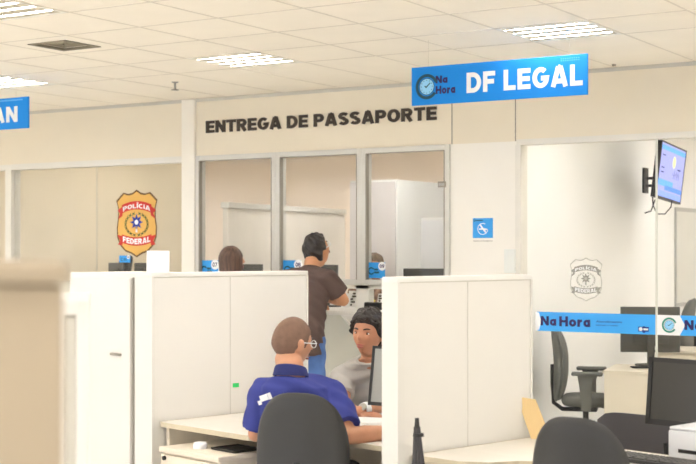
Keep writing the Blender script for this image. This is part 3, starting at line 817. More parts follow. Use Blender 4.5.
# behind the glass wall
p = W(650, 0, 10.45)
m5 = monitor('grey monitor seen from behind through the glass wall', (p.x, p.y), TH+R(180)-R(6), .45, .35, .985, 0, 'screen', 'moni', zbase=.709)
obj('rear_label', B().bb(-.05, .02, .0505, .052, .12, .15), mat('pale_label', (205, 205, 196), .6), m5)
obj('cable', B().tube([(-.02, .055, .1), (-.0, .09, .03), (-.06, .12, -.0), (-.1, .1, .003)], .004, 8), M['blackm'], m5, 60)
for px, w_, zt_, lab in ((253, .19, 1.475, 'low dark monitor behind the first window, right of the woman'), (329.5, .155, 1.475, 'dark monitor behind the second window, right of the man in brown'), (425, .36, 1.45, 'wide dark monitor behind the third window above the right partition')):
    X = wx(px, 9.62); h_ = .26
    monitor(lab, (X, 9.62), R(180)+R(8), w_, h_, zt_-h_/2, 0, 'screen', 'moni', zbase=1.121)
t = thing('side_counter', 'cream counter behind the left glass', 'counter')
obj('counter_top', B().bb(-11.5, XP0-.05, WY+.1, WY+.6, 1.26, 1.295, .003), M['cream'], t)
for x in (-11.3, -9.5, XP0-.2): obj('support', B().bb(x, x+.03, WY+.12, WY+.58, 0, 1.26), M['cream'], t)
for px, w_, lab in ((117, .17, 'flat dark screen under the badge behind the left glass, nearer the chair'), (143, .17, 'flat dark screen under the badge behind the left glass, beside the white card')):
    X = wx(px, 9.62)
    monitor(lab, (X, 9.62), R(180), w_, .17, 1.395, 0, 'screen', 'moni', zbase=1.296)
counter_tag(118, 129, 255.5, 262.5, '06', 'tiny blue sticker under the gold police badge')

# ---------------------------------------------------------------- right room furniture
pA = W(604, 0, 9.98); pB = W(651, 0, 9.98)
t = thing('glass_room_desk', 'cream desk end panel behind the glass wall below the grey monitor', 'desk', (pA.x, pA.y, 0), TH-R(20))
obj('desk_top', B().bb(-.01, 1.2, 0, .62, .685, .708, .002), M['cream'], t)
obj('end_panel', B().bb(0, .36, .01, .03, 0, .684), M['cream'], t)
obj('side_panel', B().bb(0, .02, .03, .6, 0, .684), M['cream'], t)
obj('side_panel', B().bb(1.17, 1.19, .03, .6, 0, .684), M['cream'], t)
p = W(640, 0, 10.2)
tag(obj('dark_tray', B().box((p.x, p.y, .7145), (.13, .09, .01), .003, rot=(0, 0, TH)), M['blackm']), 'flat dark object on the desk behind the glass wall', 'tray')
p = W(683, 0, 11.35)
t = thing('back_room_cabinet', 'cream low cabinet behind the large dark monitor, through the glass', 'cabinet', (p.x, p.y, 0), TH-R(30))
obj('body', B().bb(-.24, .7, 0, .5, 0, .73), M['cream'], t)
obj('top', B().bb(-.26, .72, -.02, .52, .731, .755, .003), M['cream'], t, 40)
obj('door', B().bb(-.23, .22, -.014, 0, .05, .71), M['cream'], t)
tq = thing('desk_phone', 'dark desk phone on the cream cabinet at the right edge', 'phone', (p.x+.15, p.y+.22, .756), TH)
obj('base', B().box((0, 0, .03), (.16, .18, .05), .01), M['black'], tq, 40)
obj('handset', B().tube([(-.05, -.08, .075), (-.05, 0, .09), (-.05, .08, .075)], .018, 10), M['black'], tq, 60)
# whiteboard on the side wall
y0_, y1_ = 4.4/math.tan(R(18.4)), 15.4
t = thing('whiteboard', 'grey-framed pale board on the wall at the right edge', 'board', (-4.4, (y0_+y1_)/2, 1.53))
hw = (y1_-y0_)/2
obj('board_surface', B().bb(.002, .014, -hw+.02, hw-.02, -.46, .46), mat('board_grey', (222, 222, 214), .35), t)
b = B(); b.bb(0, .02, -hw, hw, .46, .5); b.bb(0, .02, -hw, hw, -.5, -.47); b.bb(0, .02, -hw, -hw+.02, -.47, .46); b.bb(0, .02, hw-.02, hw, -.47, .46)
obj('board_frame', b, mat('board_frame_grey', (186, 186, 180), .4), t)
# TV on its bracket
phi = R(29); TW, TT = .80, .50
pL = W(658.5, 170, 11.75); d = Vector((math.cos(TH)*math.sin(phi)-math.sin(TH)*math.cos(phi), math.sin(TH)*math.sin(phi)+math.cos(TH)*math.cos(phi), 0))
ctr = pL+d*TW/2; ctr.z = EYE+(250-172.5)/FPX*12.0
xa_ = d; n_ = Vector((d.y, -d.x, 0))       # screen normal, towards the right front
tv = thing('wall_television', 'tilted television on a wall bracket behind the glass, screen lit lilac and blue', 'television', ctr)
rotm = Matrix((( -n_.y*0+xa_.x, -n_.x, 0), (xa_.y, -n_.y, 0), (0, 0, 1))).to_4x4()
mxs = rotm @ Matrix.Rotation(R(3.2), 4, 'Y') @ Matrix.Rotation(R(6), 4, 'X')   # local: x along, -y front
tv.matrix_world = Matrix.Translation(ctr) @ mxs
tv.rotation_euler = mxs.to_euler(); tv.location = ctr
obj('casing', B().bb(-TW/2, TW/2, 0, .045, -TT/2, TT/2, .006), M['black'], tv, 40)
obj('bezel', B().bb(-TW/2, TW/2, -.006, 0, TT/2-.014, TT/2).bb(-TW/2, TW/2, -.006, 0, -TT/2, -TT/2+.02).bb(-TW/2, -TW/2+.014, -.006, 0, -TT/2, TT/2).bb(TW/2-.014, TW/2, -.006, 0, -TT/2, TT/2), M['black'], tv)
def scrn(name, x0, x1, z0, z1, m, k=0): return obj(name, B().bb(TW*x0, TW*x1, -.003-.0006*k, -.0005-.0006*k, TT*z0, TT*z1), m, sc)
sc = obj('screen', B().bb(-TW/2+.013, TW/2-.013, -.0025, -.0003, -TT/2+.018, TT/2-.013), emit('screen_lilac', (178, 180, 238), .9), tv)
scrn('picture_band', -.48, .48, .36, .44, emit('screen_blue', (120, 176, 250), 1.0), 1)
scrn('picture_band', -.48, .1, -.27, -.16, emit('screen_blue', (120, 176, 250), 1.0), 1)
scrn('picture_band', -.2, .48, -.33, -.25, emit('screen_blue2', (110, 150, 240), 1.0), 2)
scrn('picture_band', -.48, .48, -.46, -.36, emit('screen_blue3', (150, 170, 250), 1.0), 1)
obj('picture_sun', B().prism(circ(.05, .1, .05, 24, ry=.055), .0031, .004, FRONT), emit('screen_yellow', (240, 232, 170), 1.0), sc)
b = B()
for k in range(7):
    b.box((.06+k*.03, -.0034, -.02+(.025 if k % 2 else -.0)), (.004, .001, .06), rot=(0, R(30 if k % 2 else -25), 0))
b.bb(.18, .28, -.004, -.003, .04, .052)
for s in (.02, -.02, .13): b.bb(-.33, -.24, -.004, -.003, s, s+.008)
obj('picture_lines', b, emit('screen_dark', (70, 70, 120), .8), sc)
wallx = -4.4
by = 12.35
br = thing('television_bracket', 'dark wall bracket and dangling cables holding the television', 'bracket', (wallx, by, ctr.z-.03))
obj('wall_plate', B().bb(0, .02, -.06, .06, -.12, .12, .003), M['black'], br)
e = Vector((ctr.x-wallx, ctr.y-by, 0))-n_*.06
m_ = Vector((.12, .02, 0))
obj('arm', B().tube([(.02, 0, .02), m_+Vector((0, 0, .02)), e+Vector((0, 0, .03))], .014, 8).tube([(.02, 0, -.05), m_+Vector((0, 0, -.05)), e+Vector((0, 0, -.03))], .014, 8), M['black'], br, 60)
pw = [W(652, 185, 12.1), W(653, 205, 12.1), W(657, 214, 12.1), W(665, 214, 12.0), W(671, 207, 12.0), W(672, 200, 12.05)]
bl = Vector(br.location)
obj('cable', B().tube([q-bl for q in pw], .006, 6), M['blackm'], br, 60)
pw = [W(655, 200, 12.1), W(651, 211, 12.2), W(645, 213, 12.4)]
obj('cable', B().tube([q-bl for q in pw], .006, 6), M['blackm'], br, 60)

# rooms behind the windows
t = thing('storage_cupboard', 'tall white cupboard standing behind the second and third windows', 'cupboard', (0, 0, 0))
xa, xb = wx(349, 10.41), wx(396, 10.41)
obj('carcass', B().bb(xa, xb, 10.43, 12.6, 0, 2.23), M['white'], t)
obj('door', B().bb(xa+.01, xb-.01, 10.41, 10.43, .05, 2.21), mat('lilac_white', (226, 220, 218), .5), t)
obj('handle', B().bb(xa+.03, xa+.06, 10.39, 10.41, 1.1, 1.22), M['alud'], t)
t = thing('inner_partition', 'long low grey wall screen with a pale top rail behind the first two windows', 'partition', (0, 0, 0))
pa, pb = W(228, 0, 13.8), W(345, 0, 16.4)
a = math.atan2(pb.y-pa.y, pb.x-pa.x); L = math.hypot(pb.y-pa.y, pb.x-pa.x)
t.location = (pa.x, pa.y, 0); t.rotation_euler = (0, 0, a)
obj('panel', B().bb(0, L, 0, .06, 0, 2.03), mat('screen_grey', (228, 222, 212), .8), t)
obj('rail', B().bb(-.01, L, -.02, .08, 2.031, 2.09, .004), M['alu'], t)
t = thing('inner_cabinet', 'white low cabinet behind the third window', 'cabinet', (wx(421, 10.0), 10.0, 0))
obj('body', B().bb(0, .5, 0, .4, 0, 1.87), M['white'], t); obj('door', B().bb(.01, .49, -.015, 0, .05, 1.85), M['wht'], t)

# leaflets in the hatch
def leaflet(px, y, z, rz, tilt, label, m='paper', w=.07, h=.12):
    X = wx(px, y)
    t = thing('leaflet', label, 'leaflet', (X, y, z), rz)
    obj('sheet', B().box((0, 0, h/2), (w, .003, h), rot=(R(-tilt), 0, 0)), M[m], t)
    b = B()
    for k in range(5): b.box((random.uniform(-.02, .02), -.0022-.0, h*(.15+.17*k)), (random.uniform(.015, .04), .001, .014), rot=(0, 0, 0))
    bmesh.ops.transform(b.bm, matrix=Matrix.Translation((0, 0, h/2)) @ Matrix.Rotation(R(-tilt), 4, 'X') @ Matrix.Translation((0, 0, -h/2)), verts=b.bm.verts[:])
    obj('printed_mark', b, M['txt'], t)
leaflet(345.5, 9.5, 1.121, R(5), 12, 'white printed leaflet in the hatch beside the standing man\'s elbow')
leaflet(353.5, 9.56, 1.121, R(10), 12, 'black and white leaflet in the hatch right of the standing man\'s elbow', w=.09, h=.14)
leaflet(381, 9.58, 1.121, R(-5), 12, 'pale leaflet in the hatch below the sticker numbered 09')
t = thing('yellow_card', 'small yellow card in the hatch below the sticker numbered 09', 'card', (wx(371.5, 9.45), 9.45, 1.121))
obj('card_sheet', B().box((0, 0, .04), (.04, .003, .08), rot=(R(-10), R(20), 0)), M['yellow'], t)
t = thing('black_pouch', 'dark box at the bottom of the hatch above the client\'s hair', 'box', (wx(376, 9.3), 9.27, 1.121))
obj('pouch_body', B().box((0, 0, .028), (.15, .08, .055), .01), M['blackm'], t, 40)
obj('flap', B().box((0, -.02, .058), (.13, .05, .006), .002), M['black'], t)

# ---------------------------------------------------------------- things on the right desk
def kb(v, u, rz, label, m='black', loc=None):
    t = booth_thing('keyboard', label, 'keyboard', v, u, .74, rz)
    obj('tray', B().box((0, 0, .009), (.44, .145, .016), .004), M[m], t, 40)
    b = B()
    for r_ in range(5):
        for c in range(15 if r_ else 7):
            if r_: b.box((-.2+c*.0283, -.05+r_*.026, .0195), (.022, .02, .008), .0015, seg=1)
            else: b.box((-.19+c*.063, -.05, .0195), (.054, .02, .008), .0015, seg=1)
    obj('keys', b, mat('key_grey', (74, 73, 70), .5) if m == 'black' else M['counter'], t)
    return t
p = W(660, 0, 5.42)
def w2bt(p):
    dx, dy = p.x-BO[0], p.y-BO[1]; c, s = math.cos(-BROT), math.sin(-BROT); return (dx*c-dy*s, dx*s+dy*c)
# visitor chair beyond the right desk
v, u = w2bt(W(641, 0, 6.72))
t = booth_thing('visitor_chair', 'glossy dark plastic visitor chair beyond the right-hand desk', 'chair', v, u-.24, 0, R(180))
b = B(); rings = []
for sx in range(13):
    x = -.24+.48*sx/12; e = 1-(abs(x)/.24)**8*.22
    y = -.24+.03*(x/.24)**2
    rings.append([Vector((x, y-.006, .56)), Vector((x, y+.006, .56)), Vector((x, y+.006, .585+.195*e)), Vector((x, y-.006, .585+.195*e))])
b.loft(rings); obj('backrest', b, M['gloss'], t, 60)
obj('seat', B().box((0, .02, .45), (.42, .42, .03), .012), M['gloss'], t, 50)
for sx in (-1, 1):
    obj('leg', B().tube([(sx*.2, .2, 0), (sx*.19, .17, .44)], .011), M['black'], t, 60)
    obj('leg', B().tube([(sx*.2, -.24, 0), (sx*.19, -.19, .44), (sx*.17, -.2, .66)], .011), M['black'], t, 60)

v, u = w2bt(p); kb(v, u, R(-2), 'black computer keyboard on the right-hand desk')
v, u = w2bt(W(375, 0, 6.42)); kb(v+.06, u, R(6), 'pale computer keyboard in front of the client by the worker\'s forearm', 'counter')
v, u = w2bt(W(618, 0, 5.5))
t = booth_thing('computer_mouse', 'black computer mouse between the empty chair and the keyboard', 'mouse', v, u, .74)
b = B().sph((0, 0, .004), (.034, .058, .032), 20); bmesh.ops.bisect_plane(b.bm, geom=b.bm.verts[:]+b.bm.edges[:]+b.bm.faces[:], plane_co=(0, 0, .001), plane_no=(0, 0, -1), clear_outer=True)
obj('mouse_body', b, M['black'], t, 60); obj('scroll_wheel', B().cyl((-.004, .025, .031), (.004, .025, .031), .008, n=12), M['greyfab'], t)
v, u = w2bt(W(672, 0, 5.55))
t = booth_thing('desk_printer', 'white printer cut off by the right edge of the photo', 'printer', v, u-.03, .74)
obj('body', B().bb(0, .36, 0, .26, .012, .125, .008), mat('printer_white', (226, 227, 230), .4), t, 40)
obj('lid', B().bb(.004, .356, .004, .256, .1255, .138, .005), mat('printer_white', (226, 227, 230), .4), t, 40)
obj('foot_gap', B().bb(.01, .35, .01, .25, 0, .012), M['blackm'], t)
obj('paper_slot', B().bb(.05, .31, -.002, .002, .035, .05), M['blackm'], t)
# manila folder and closed umbrella
v, u = w2bt(W(527, 0, 6.15))
t = booth_thing('manila_folder', 'orange-buff folder leaning up behind the empty chair', 'folder', v, u, .74, R(25))
def leaf(x, y, a, b_):
    return B().prism([(.02, 0), (.10, 0), (.03, .178), (-.055, .188)], 0, .0015, Matrix.Translation((x, y, 0)) @ FRONT @ Matrix.Rotation(R(a), 4, 'X'))
obj('cover', leaf(0, 0, -8, 0), M['manila'], t); obj('back_cover', leaf(.006, .03, 4, 0), M['manila'], t)
obj('inner_sheets', leaf(.004, .016, -2, 0), mat('buff_paper', (244, 216, 164), .7), t)
p = W(417, 0, 5.5)
t = thing('closed_umbrella', 'closed dark grey umbrella standing against the right partition', 'umbrella', (p.x, p.y, 0), TH)
zt_ = 1.6-168/FPX*5.5
b = B(); rings = []
for k in range(14):
    s = k/13; z = zt_-.035-s*.62; r0 = .011+.05*s**1.1 if s < .9 else .062-(s-.9)*.25
    rings.append([Vector((.022*s+r0*(1+.22*math.cos(8*a))*math.cos(a), r0*(1+.22*math.cos(8*a))*math.sin(a)*.8, z)) for a in [2*math.pi*i/48 for i in range(48)]])
b.loft(rings); obj('canopy', b, mat('umbrella_cloth', (70, 68, 70), .7, bump=.1), t, 60)
obj('ferrule', B().cyl((0, 0, zt_-.04), (0, 0, zt_), .011, .008), M['black'], t, 60)
obj('strap', B().cyl((.006, 0, zt_-.062), (.006, 0, zt_-.075), .022, .023), M['black'], t, 60)
obj('shaft', B().cyl((.022, 0, .1), (.022, 0, zt_-.64), .006), M['chrome'], t, 60)
obj('handle', B().tube([(.022, 0, .14), (.022, 0, .05), (.03, 0, .015), (.05, 0, .011), (.068, 0, .03), (.07, 0, .06)], .011, 10), M['black'], t, 60)
# papers in front of the client
v, u = w2bt(W(366, 0, 6.78))
t = booth_thing('paper_sheets', 'white paper sheets on the desk under the client\'s hands', 'paper', v, u, .74, R(20))
obj('sheet', B().box((0, 0, .001), (.21, .297, .0012)), M['paper'], t); obj('sheet', B().box((.03, -.01, .0025), (.21, .297, .0012), rot=(0, 0, R(8))), M['paper'], t)
# ================================================================= PEOPLE
def sm(x): x = max(0, min(1, x)); return x*x*(3-2*x)
def head_mesh(b, mx, jaw=1.0, n=64):
    """head about its centre, facing +Y, chin to crown .235"""
    vs = []; m = n//2; fs = []
    def dsp(d):
        x, y, z = d
        px, py, pz = x*.076, y*.097, z*.118
        lo = sm(-z*1.15)
        px *= 1-.34*lo*jaw
        if y < 0: py *= 1-.45*sm(-z*1.3); py *= 1.0+.03*sm(z)
        else: py *= 1-.06*lo; px *= 1-.05*(y**3)
        if z > .3: px *= 1+.05*(z-.3)
        P = Vector((px, py, pz))
        if y > 0:
            g = lambda cx, cz, sx, sz: math.exp(-((px-cx)/sx)**2-((pz-cz)/sz)**2)
            k = min(1, y*1.6)
            P.y += k*(.010*g(0, .002, .009, .022)+.021*g(0, -.022, .0115, .013)+.008*g(0, -.014, .010, .018))
            P.y += k*(.004*g(.03, .026, .026, .008)+.004*g(-.03, .026, .026, .008))
            P.y -= k*(.0095*g(.031, .006, .016, .011)+.0095*g(-.031, .006, .016, .011))
            P.y += k*(.005*g(.044, -.026, .02, .018)+.005*g(-.044, -.026, .02, .018))
            P.y += k*(.0075*g(0, -.056, .021, .006)+.0065*g(0, -.068, .018, .006)-.003*g(0, -.062, .022, .0022)-.004*g(0, -.08, .02, .006)+.009*g(0, -.1, .026, .014))
            P.y += k*(.004*g(.012, -.026, .005, .006)+.004*g(-.012, -.026, .005, .006))
        return P
    vs.append(dsp((0, 0, 1)))
    for j in range(1, m):
        t = math.pi*j/m
        for i in range(n):
            a = 2*math.pi*i/n; vs.append(dsp((math.sin(t)*math.cos(a), math.sin(t)*math.sin(a), math.cos(t))))
    vs.append(dsp((0, 0, -1))); Lx = len(vs)-1
    for i in range(n):
        fs.append((0, 1+i, 1+(i+1) % n)); k = 1+(m-2)*n; fs.append((Lx, k+(i+1) % n, k+i))
    for j in range(m-2):
        for i in range(n):
            a = 1+j*n+i; c = 1+j*n+(i+1) % n; fs.append((a, a+n, c+n, c))
    b.add(vs, fs, mx)
    for s in (-1, 1):
        er = Matrix.Rotation(s*R(-18), 4, 'Z') @ Matrix.Rotation(R(-8), 4, 'X')
        b.sph(mx @ Vector((s*.078, -.008, -.004)), (.007, .018, .031), 14, (mx.to_3x3() @ er.to_3x3()).to_4x4())
        b.sph(mx @ Vector((s*.083, -.014, .008)), (.006, .014, .02), 12, (mx.to_3x3() @ er.to_3x3()).to_4x4())
def hand(b, wrist, d, nrm, curl=35, size=1.0, side=1):
    """d: forearm direction, nrm: back-of-hand normal; side +1 thumb towards cross(nrm,d)"""
    d = Vector(d).normalized(); nrm = Vector(nrm); nrm = (nrm-d*nrm.dot(d)).normalized(); s = nrm.cross(d).normalized()*side
    w = Vector(wrist)
    for k in (-1.5, -.5, .5, 1.5):
        b.limb([(w+s*k*.008*size, .017*size), (w+d*.045*size+s*k*.017*size, .0145*size), (w+d*.088*size+s*k*.020*size, .0118*size)], 10)
    for k, L in ((1.5, .072), (.5, .08), (-.5, .075), (-1.5, .06)):
        p = w+d*.09*size+s*k*.0205*size; pts = [(p, .0102*size)]; a = 0
        for seg in (.42, .32, .26):
            a += R(curl); dd = d*math.cos(a)-nrm*math.sin(a)+s*k*.04
            p = p+dd*L*seg*size; pts.append((p, (.0095 if seg > .4 else .0088 if seg > .3 else .0078)*size))
        b.limb(pts, 10)
    p = w+d*.022*size+s*.026*size
    b.limb([(p, .0145*size), (p+(d*.6+s*.75-nrm*.3).normalized()*.036*size, .012*size), (p+(d*.85+s*.6-nrm*.5).normalized()*.066*size, .0105*size), (p+(d*.98+s*.3-nrm*.6).normalized()*.09*size, .0085*size)], 10)
def ell(c, rx, ry, n=36, p=2.3, tilt=0, rot=0):
    out = []
    for i in range(n):
        a = 2*math.pi*i/n; cc, ss = math.cos(a), math.sin(a)
        x = rx*math.copysign(abs(cc)**(2/p), cc); y = ry*math.copysign(abs(ss)**(2/p), ss)
        out.append(Vector((c[0]+x*math.cos(rot)-y*math.sin(rot), c[1]+x*math.sin(rot)+y*math.cos(rot), c[2]+y*tilt)))
    return out
def person(label, loc, psi, pose, skin, shirt, trouser, vox=.006, group=None, name='person'):
    P = pose; t = thing(name, label, 'person', loc, psi, group)
    V = lambda q: Vector(q)
    hc = V(P['head']); hm = Matrix.Translation(hc) @ Matrix.Rotation(R(P.get('yaw', 0)), 4, 'Z') @ Matrix.Rotation(R(-P.get('pitch', 0)), 4, 'X') @ Matrix.Rotation(R(P.get('roll', 0)), 4, 'Y')
    hs = P.get('hs', 1.0); hm = hm @ Matrix.Scale(hs, 4)
    pel, che, nk = V(P['pelvis']), V(P['chest']), V(P['neck'])
    sw = P.get('sw', .19); g = P.get('girth', 1.0); ry0 = P.get('trot', 0)
    b = B(); head_mesh(b, hm, P.get('jaw', 1))
    nb = hm @ Vector((0, -.025, -.075))
    b.limb([(nk+V((0, -.005, -.03)), .054*g), (nk+V((0, 0, .02)), .054*g), (nb, .05*g)], 20)
    tor = [(pel+V((0, 0, -.08)), .13, .10), (pel, .155*g, .115*g), (pel*.6+che*.4, .14*g, .105*g), (che, .165*g, .115*g), (che*.45+nk*.55, .13*g, .08*g), (nk+V((0, 0, -.02)), .06, .055)]
    b.loft([ell(c, rx, ry, rot=R(ry0)) for c, rx, ry in tor])
    cr = Matrix.Rotation(R(ry0), 3, 'Z')
    arms = []
    for s, k in ((1, 'R'), (-1, 'L')):
        sh, el, wr = V(P['sh'+k]), V(P['el'+k]), V(P['wr'+k])
        am = P.get('arm', 1.0)
        b.limb([(che*.4+nk*.6, .055), (sh, .048*am)], 14)
        b.limb([(sh, .054*am), (sh.lerp(el, .45), .047*am), (el, .039*am), (el.lerp(wr, .3), .042*am), (el.lerp(wr, .75), .031*am), (wr, .025*am)], 16)
        d = V(P['hd'+k]) if 'hd'+k in P else wr-el
        hand(b, wr, d, P.get('hn'+k, (0, 0, 1)), P.get('curl'+k, 30), P.get('hsz', 1.0), -s)
        arms.append((s, sh, el, wr))
    legs = []
    for s, k in ((1, 'R'), (-1, 'L')):
        hp, kn, an = pel+V((s*.09, 0, -.04)), V(P['kn'+k]), V(P['an'+k])
        b.limb([(hp, .078), (kn, .05), (an, .034)], 14); b.limb([(an, .034), (an+V((0, .1, -.045)), .03)], 10)
        legs.append((s, hp, kn, an))
    obj('body', union(b, vox, P.get('sit', 2), .5), skin, t, 180)
    # shirt
    b = B(); e = .014; z_hem = P.get('hem', -.06)
    nl = P.get('neckline', .0)
    tor = [(pel+V((0, 0, z_hem)), .168*g, .128*g), (pel+V((0, 0, .04)), .168*g, .128*g), (pel*.6+che*.4, .158*g+e*.4, .118*g), (che, .172*g+e*.5, .122*g), (che*.6+nk*.4, .168*g, .114*g), (che*.35+nk*.65, .145*g, .110*g), (nk+V((0, 0, -.036+nl)), .082, .076)]
    b.loft([ell(c, rx, ry, rot=R(ry0), tilt=(.0 if i < 6 else -.15)) for i, (c, rx, ry) in enumerate(tor)])
    sl = P.get('sleeve', .62); am = P.get('arm', 1.0)
    for s, sh, el, wr in arms:
        b.limb([(che*.3+nk*.7+V((0, 0, -.012)), .074), (sh, .066*am)], 18)
        b.sph(sh, .068*am, 18)
        cut = sh.lerp(el, sl)
        b.cyl(sh, cut, .067*am, .062*am+P.get('flare', .004), 24)
        if P.get('longsleeve'):
            b.limb([(sh, .068*am), (el, .05*am), (el.lerp(wr, .9), .035*am)], 16)
    me = union(b, vox+.001, 4, .5)
    # soft folds
    nr = [v.normal.copy() for v in me.vertices]
    for v, no in zip(me.vertices, nr):
        q = v.co
        w = .0045*math.sin(q.z*38+q.x*22+2*math.sin(q.y*16))*math.sin(q.x*17+q.z*9+1.3)+.003*math.sin(q.z*70+q.y*60+q.x*30)
        v.co = q+no*w
    sh_o = obj('shirt', me, shirt, t, 180)
    if 'collar' in P:
        b = B(); n = 40; cz = nk+V((0, -.004, .0)); rings = []
        for r_, z, ty in ((.080, -.03, -.12), (.071, .004, -.3), (.067, .010, -.32), (.064, .004, -.3), (.072, -.03, -.12)):
            rings.append([V((cz.x+r_*1.04*math.cos(a), cz.y+r_*math.sin(a), cz.z+z+r_*math.sin(a)*ty)) for a in [2*math.pi*i/n for i in range(n)]])
        b.loft(rings+[rings[0]], False); obj('collar', b, P['collar'], sh_o, 60)
    else:
        b = B(); n = 36
        b.tube([V((nk.x+.070*math.cos(a), nk.y+.006+.066*math.sin(a), nk.z-.026-.02*math.sin(a)+nl)) for a in [2*math.pi*i/n for i in range(n+1)]], .0065, 8)
        obj('neckband', b, shirt, sh_o, 180)
    # trousers and shoes
    b = B()
    b.loft([ell(pel+V((0, 0, z)), rx, ry, rot=R(ry0)) for z, rx, ry in ((-.12, .12, .10), (-.06, .165, .125), (.03, .163, .12))])
    for s, hp, kn, an in legs:
        b.limb([(hp, .093*g), (kn, .066*g)], 18); b.sph(kn, .066*g, 18); b.cyl(kn, an+V((0, 0, -.01)), .064*g, .052*g, 20)
    me = union(b, .009, 3)
    nr = [v.normal.copy() for v in me.vertices]
    for v, no in zip(me.vertices, nr):
        q = v.co; v.co = q+no*.004*math.sin(q.z*45+q.x*20+q.y*33)
    obj('trousers', me, trouser, t, 180)
    for s, hp, kn, an in legs:
        f = V((an.x, an.y, 0)); b = B()
        b.loft([ell((f.x+dx*s, f.y+dy, z), rx, ry, 28, 2.4) for z, rx, ry, dx, dy in ((0.0, .045, .135, 0, .065), (.02, .048, .138, 0, .065), (.035, .046, .132, 0, .062), (.065, .041, .10, 0, .03), (.1, .036, .06, 0, .0))])
        for v in b.bm.verts: v.co.z += max(0, an.z-.09)
        obj('shoe', b, M['shoe'], t, 60)
    # face
    def hp_(x, y, z): return hm @ Vector((x, y, z))
    hr = hm.to_3x3().normalized().to_4x4()
    if P.get('face', True):
        for s in (-1, 1):
            e_ = obj('eye', B().sph(hp_(s*.031, .0715, .005), (.0135*hs, .0105*hs, .0062*hs), 16, hr), M['eyew'], t, 180)
            obj('iris', B().sph(hp_(s*.031, .0808, .0045), (.0062*hs, .0024*hs, .0060*hs), 12, hr), M['iris'], e_, 180)
            obj('eyelid', B().tube([hp_(s*.031+q*.0135, .083-abs(q)**2*.006, .0125-q*q*.005) for q in (-1, -.6, -.2, .2, .6, 1)], .0014, 6), M['hair'], e_, 60)
            obj('eyebrow', B().tube([hp_(s*(.014+.034*q), .0935-.011*q*q-.004*q, .024+.006*math.sin(q*2.4)) for q in (0, .25, .5, .75, 1)], [.003, .0048, .0048, .004, .0018], 6), M['hair'], t, 60)
        b = B()
        b.tube([hp_(q*.0225, .0985-.011*q*q, -.0565+.0016*(1-abs(q))-.0005) for q in (-1, -.6, -.25, 0, .25, .6, 1)], [.001, .003, .0042, .0036, .0042, .003, .001], 8)
        b.tube([hp_(q*.020, .0965-.010*q*q, -.0665-.0008) for q in (-1, -.6, -.25, 0, .25, .6, 1)], [.001, .0036, .0048, .005, .0048, .0036, .001], 8)
        obj('lips', b, M['lips'], t, 60)
    return t, hm
def hair_cap(t, hm, m, thick=.012, line=.045, back=-.06, front_h=.0, noise=.006, vox=.005, seed=1, curls=0, side=-.01):
    """short hair: a shell over the skull down to the hairline"""
    rnd = random.Random(seed); b = B(); n = 64; mm = 40; grid = []
    for j in range(mm+1):
        tt = math.pi*.80*j/mm
        for_ = []
        for i in range(n):
            a = 2*math.pi*i/n; x, y, z = math.sin(tt)*math.cos(a), math.sin(tt)*math.sin(a), math.cos(tt)
            lim = line+front_h if y > .35 else (side if y > -.25 else back)
            if .1 < y <= .35: lim = side+(line+front_h-side)*sm((y-.1)/.25)
            if -.45 < y <= -.25: lim = back+(side-back)*sm((y+.45)/.2)
            zz = z*.118
            if zz < lim:           # clamp onto the hairline
                zz = lim; z2 = lim/.118; r = math.sqrt(max(0, 1-z2*z2)); q = math.sqrt(max(1e-6, x*x+y*y)); x, y, z = x/q*r, y/q*r, z2
            lo = sm(-z*1.3); px = x*.076*(1-.30*sm(-z*1.15)); py = y*.097*(1-.45*lo if y < 0 else 1-.06*lo)
            d = Vector((x, y, z)).normalized()
            fade = min(1, max(0, (zz-lim)/.03+.25)); th = thick*fade*(1+.25*math.sin(a*9+z*14)*noise/.006+.3*math.sin(a*4-z*9+2)*noise/.006)
            for_.append(Vector((px, py, zz))+d*(.003+th))
        grid.append(for_)
    b.loft(grid)
    for k in range(curls):
        a = rnd.uniform(0, 2*math.pi); z = rnd.uniform(.2, 1); r = math.sqrt(1-z*z); 
        y = r*math.sin(a); 
        if y > .3 and z*.118 < line+.01: z = .75; r = math.sqrt(1-z*z); y = r*math.sin(a)
        c = Vector((r*math.cos(a)*.079, y*.1, z*.12)); u = Vector((rnd.gauss(0, 1), rnd.gauss(0, 1), rnd.gauss(0, .6))); d = Vector((c.x/.006, c.y/.009, c.z/.0139)).normalized(); u = (u-d*u.dot(d)).normalized(); w = d.cross(u)
        R0 = rnd.uniform(.012, .024)
        b.tube([c+d*(.012+.01*math.sin(q*.9))+u*(R0*math.cos(q))+w*(R0*math.sin(q)) for q in [x*.7 for x in range(7)]], [.002, .0045, .0055, .0055, .005, .0035, .001], 7)
    bmesh.ops.transform(b.bm, matrix=hm, verts=b.bm.verts[:])
    me = union(b, vox if not curls else .0038, 1, .4)
    return obj('hair', me, m, t, 180)
def spectacles(t, hm, m=None):
    m = m or M['glas']; b = B()
    for s in (-1, 1):
        b.tube([hm @ Vector((s*.034+.023*math.cos(a), .1-.0035*math.cos(a)*s*s, .003+.017*math.sin(a))) for a in [2*math.pi*i/20 for i in range(21)]], .0022, 6)
        b.tube([hm @ Vector(q) for q in ((s*.057, .098, .008), (s*.078, .06, .01), (s*.083, .0, .012), (s*.083, -.02, .0))], .0028, 6)
    b.tube([hm @ Vector((x*.011, .104, .008)) for x in (-1, 0, 1)], .0022, 6)
    return obj('glasses', b, m, t, 60)
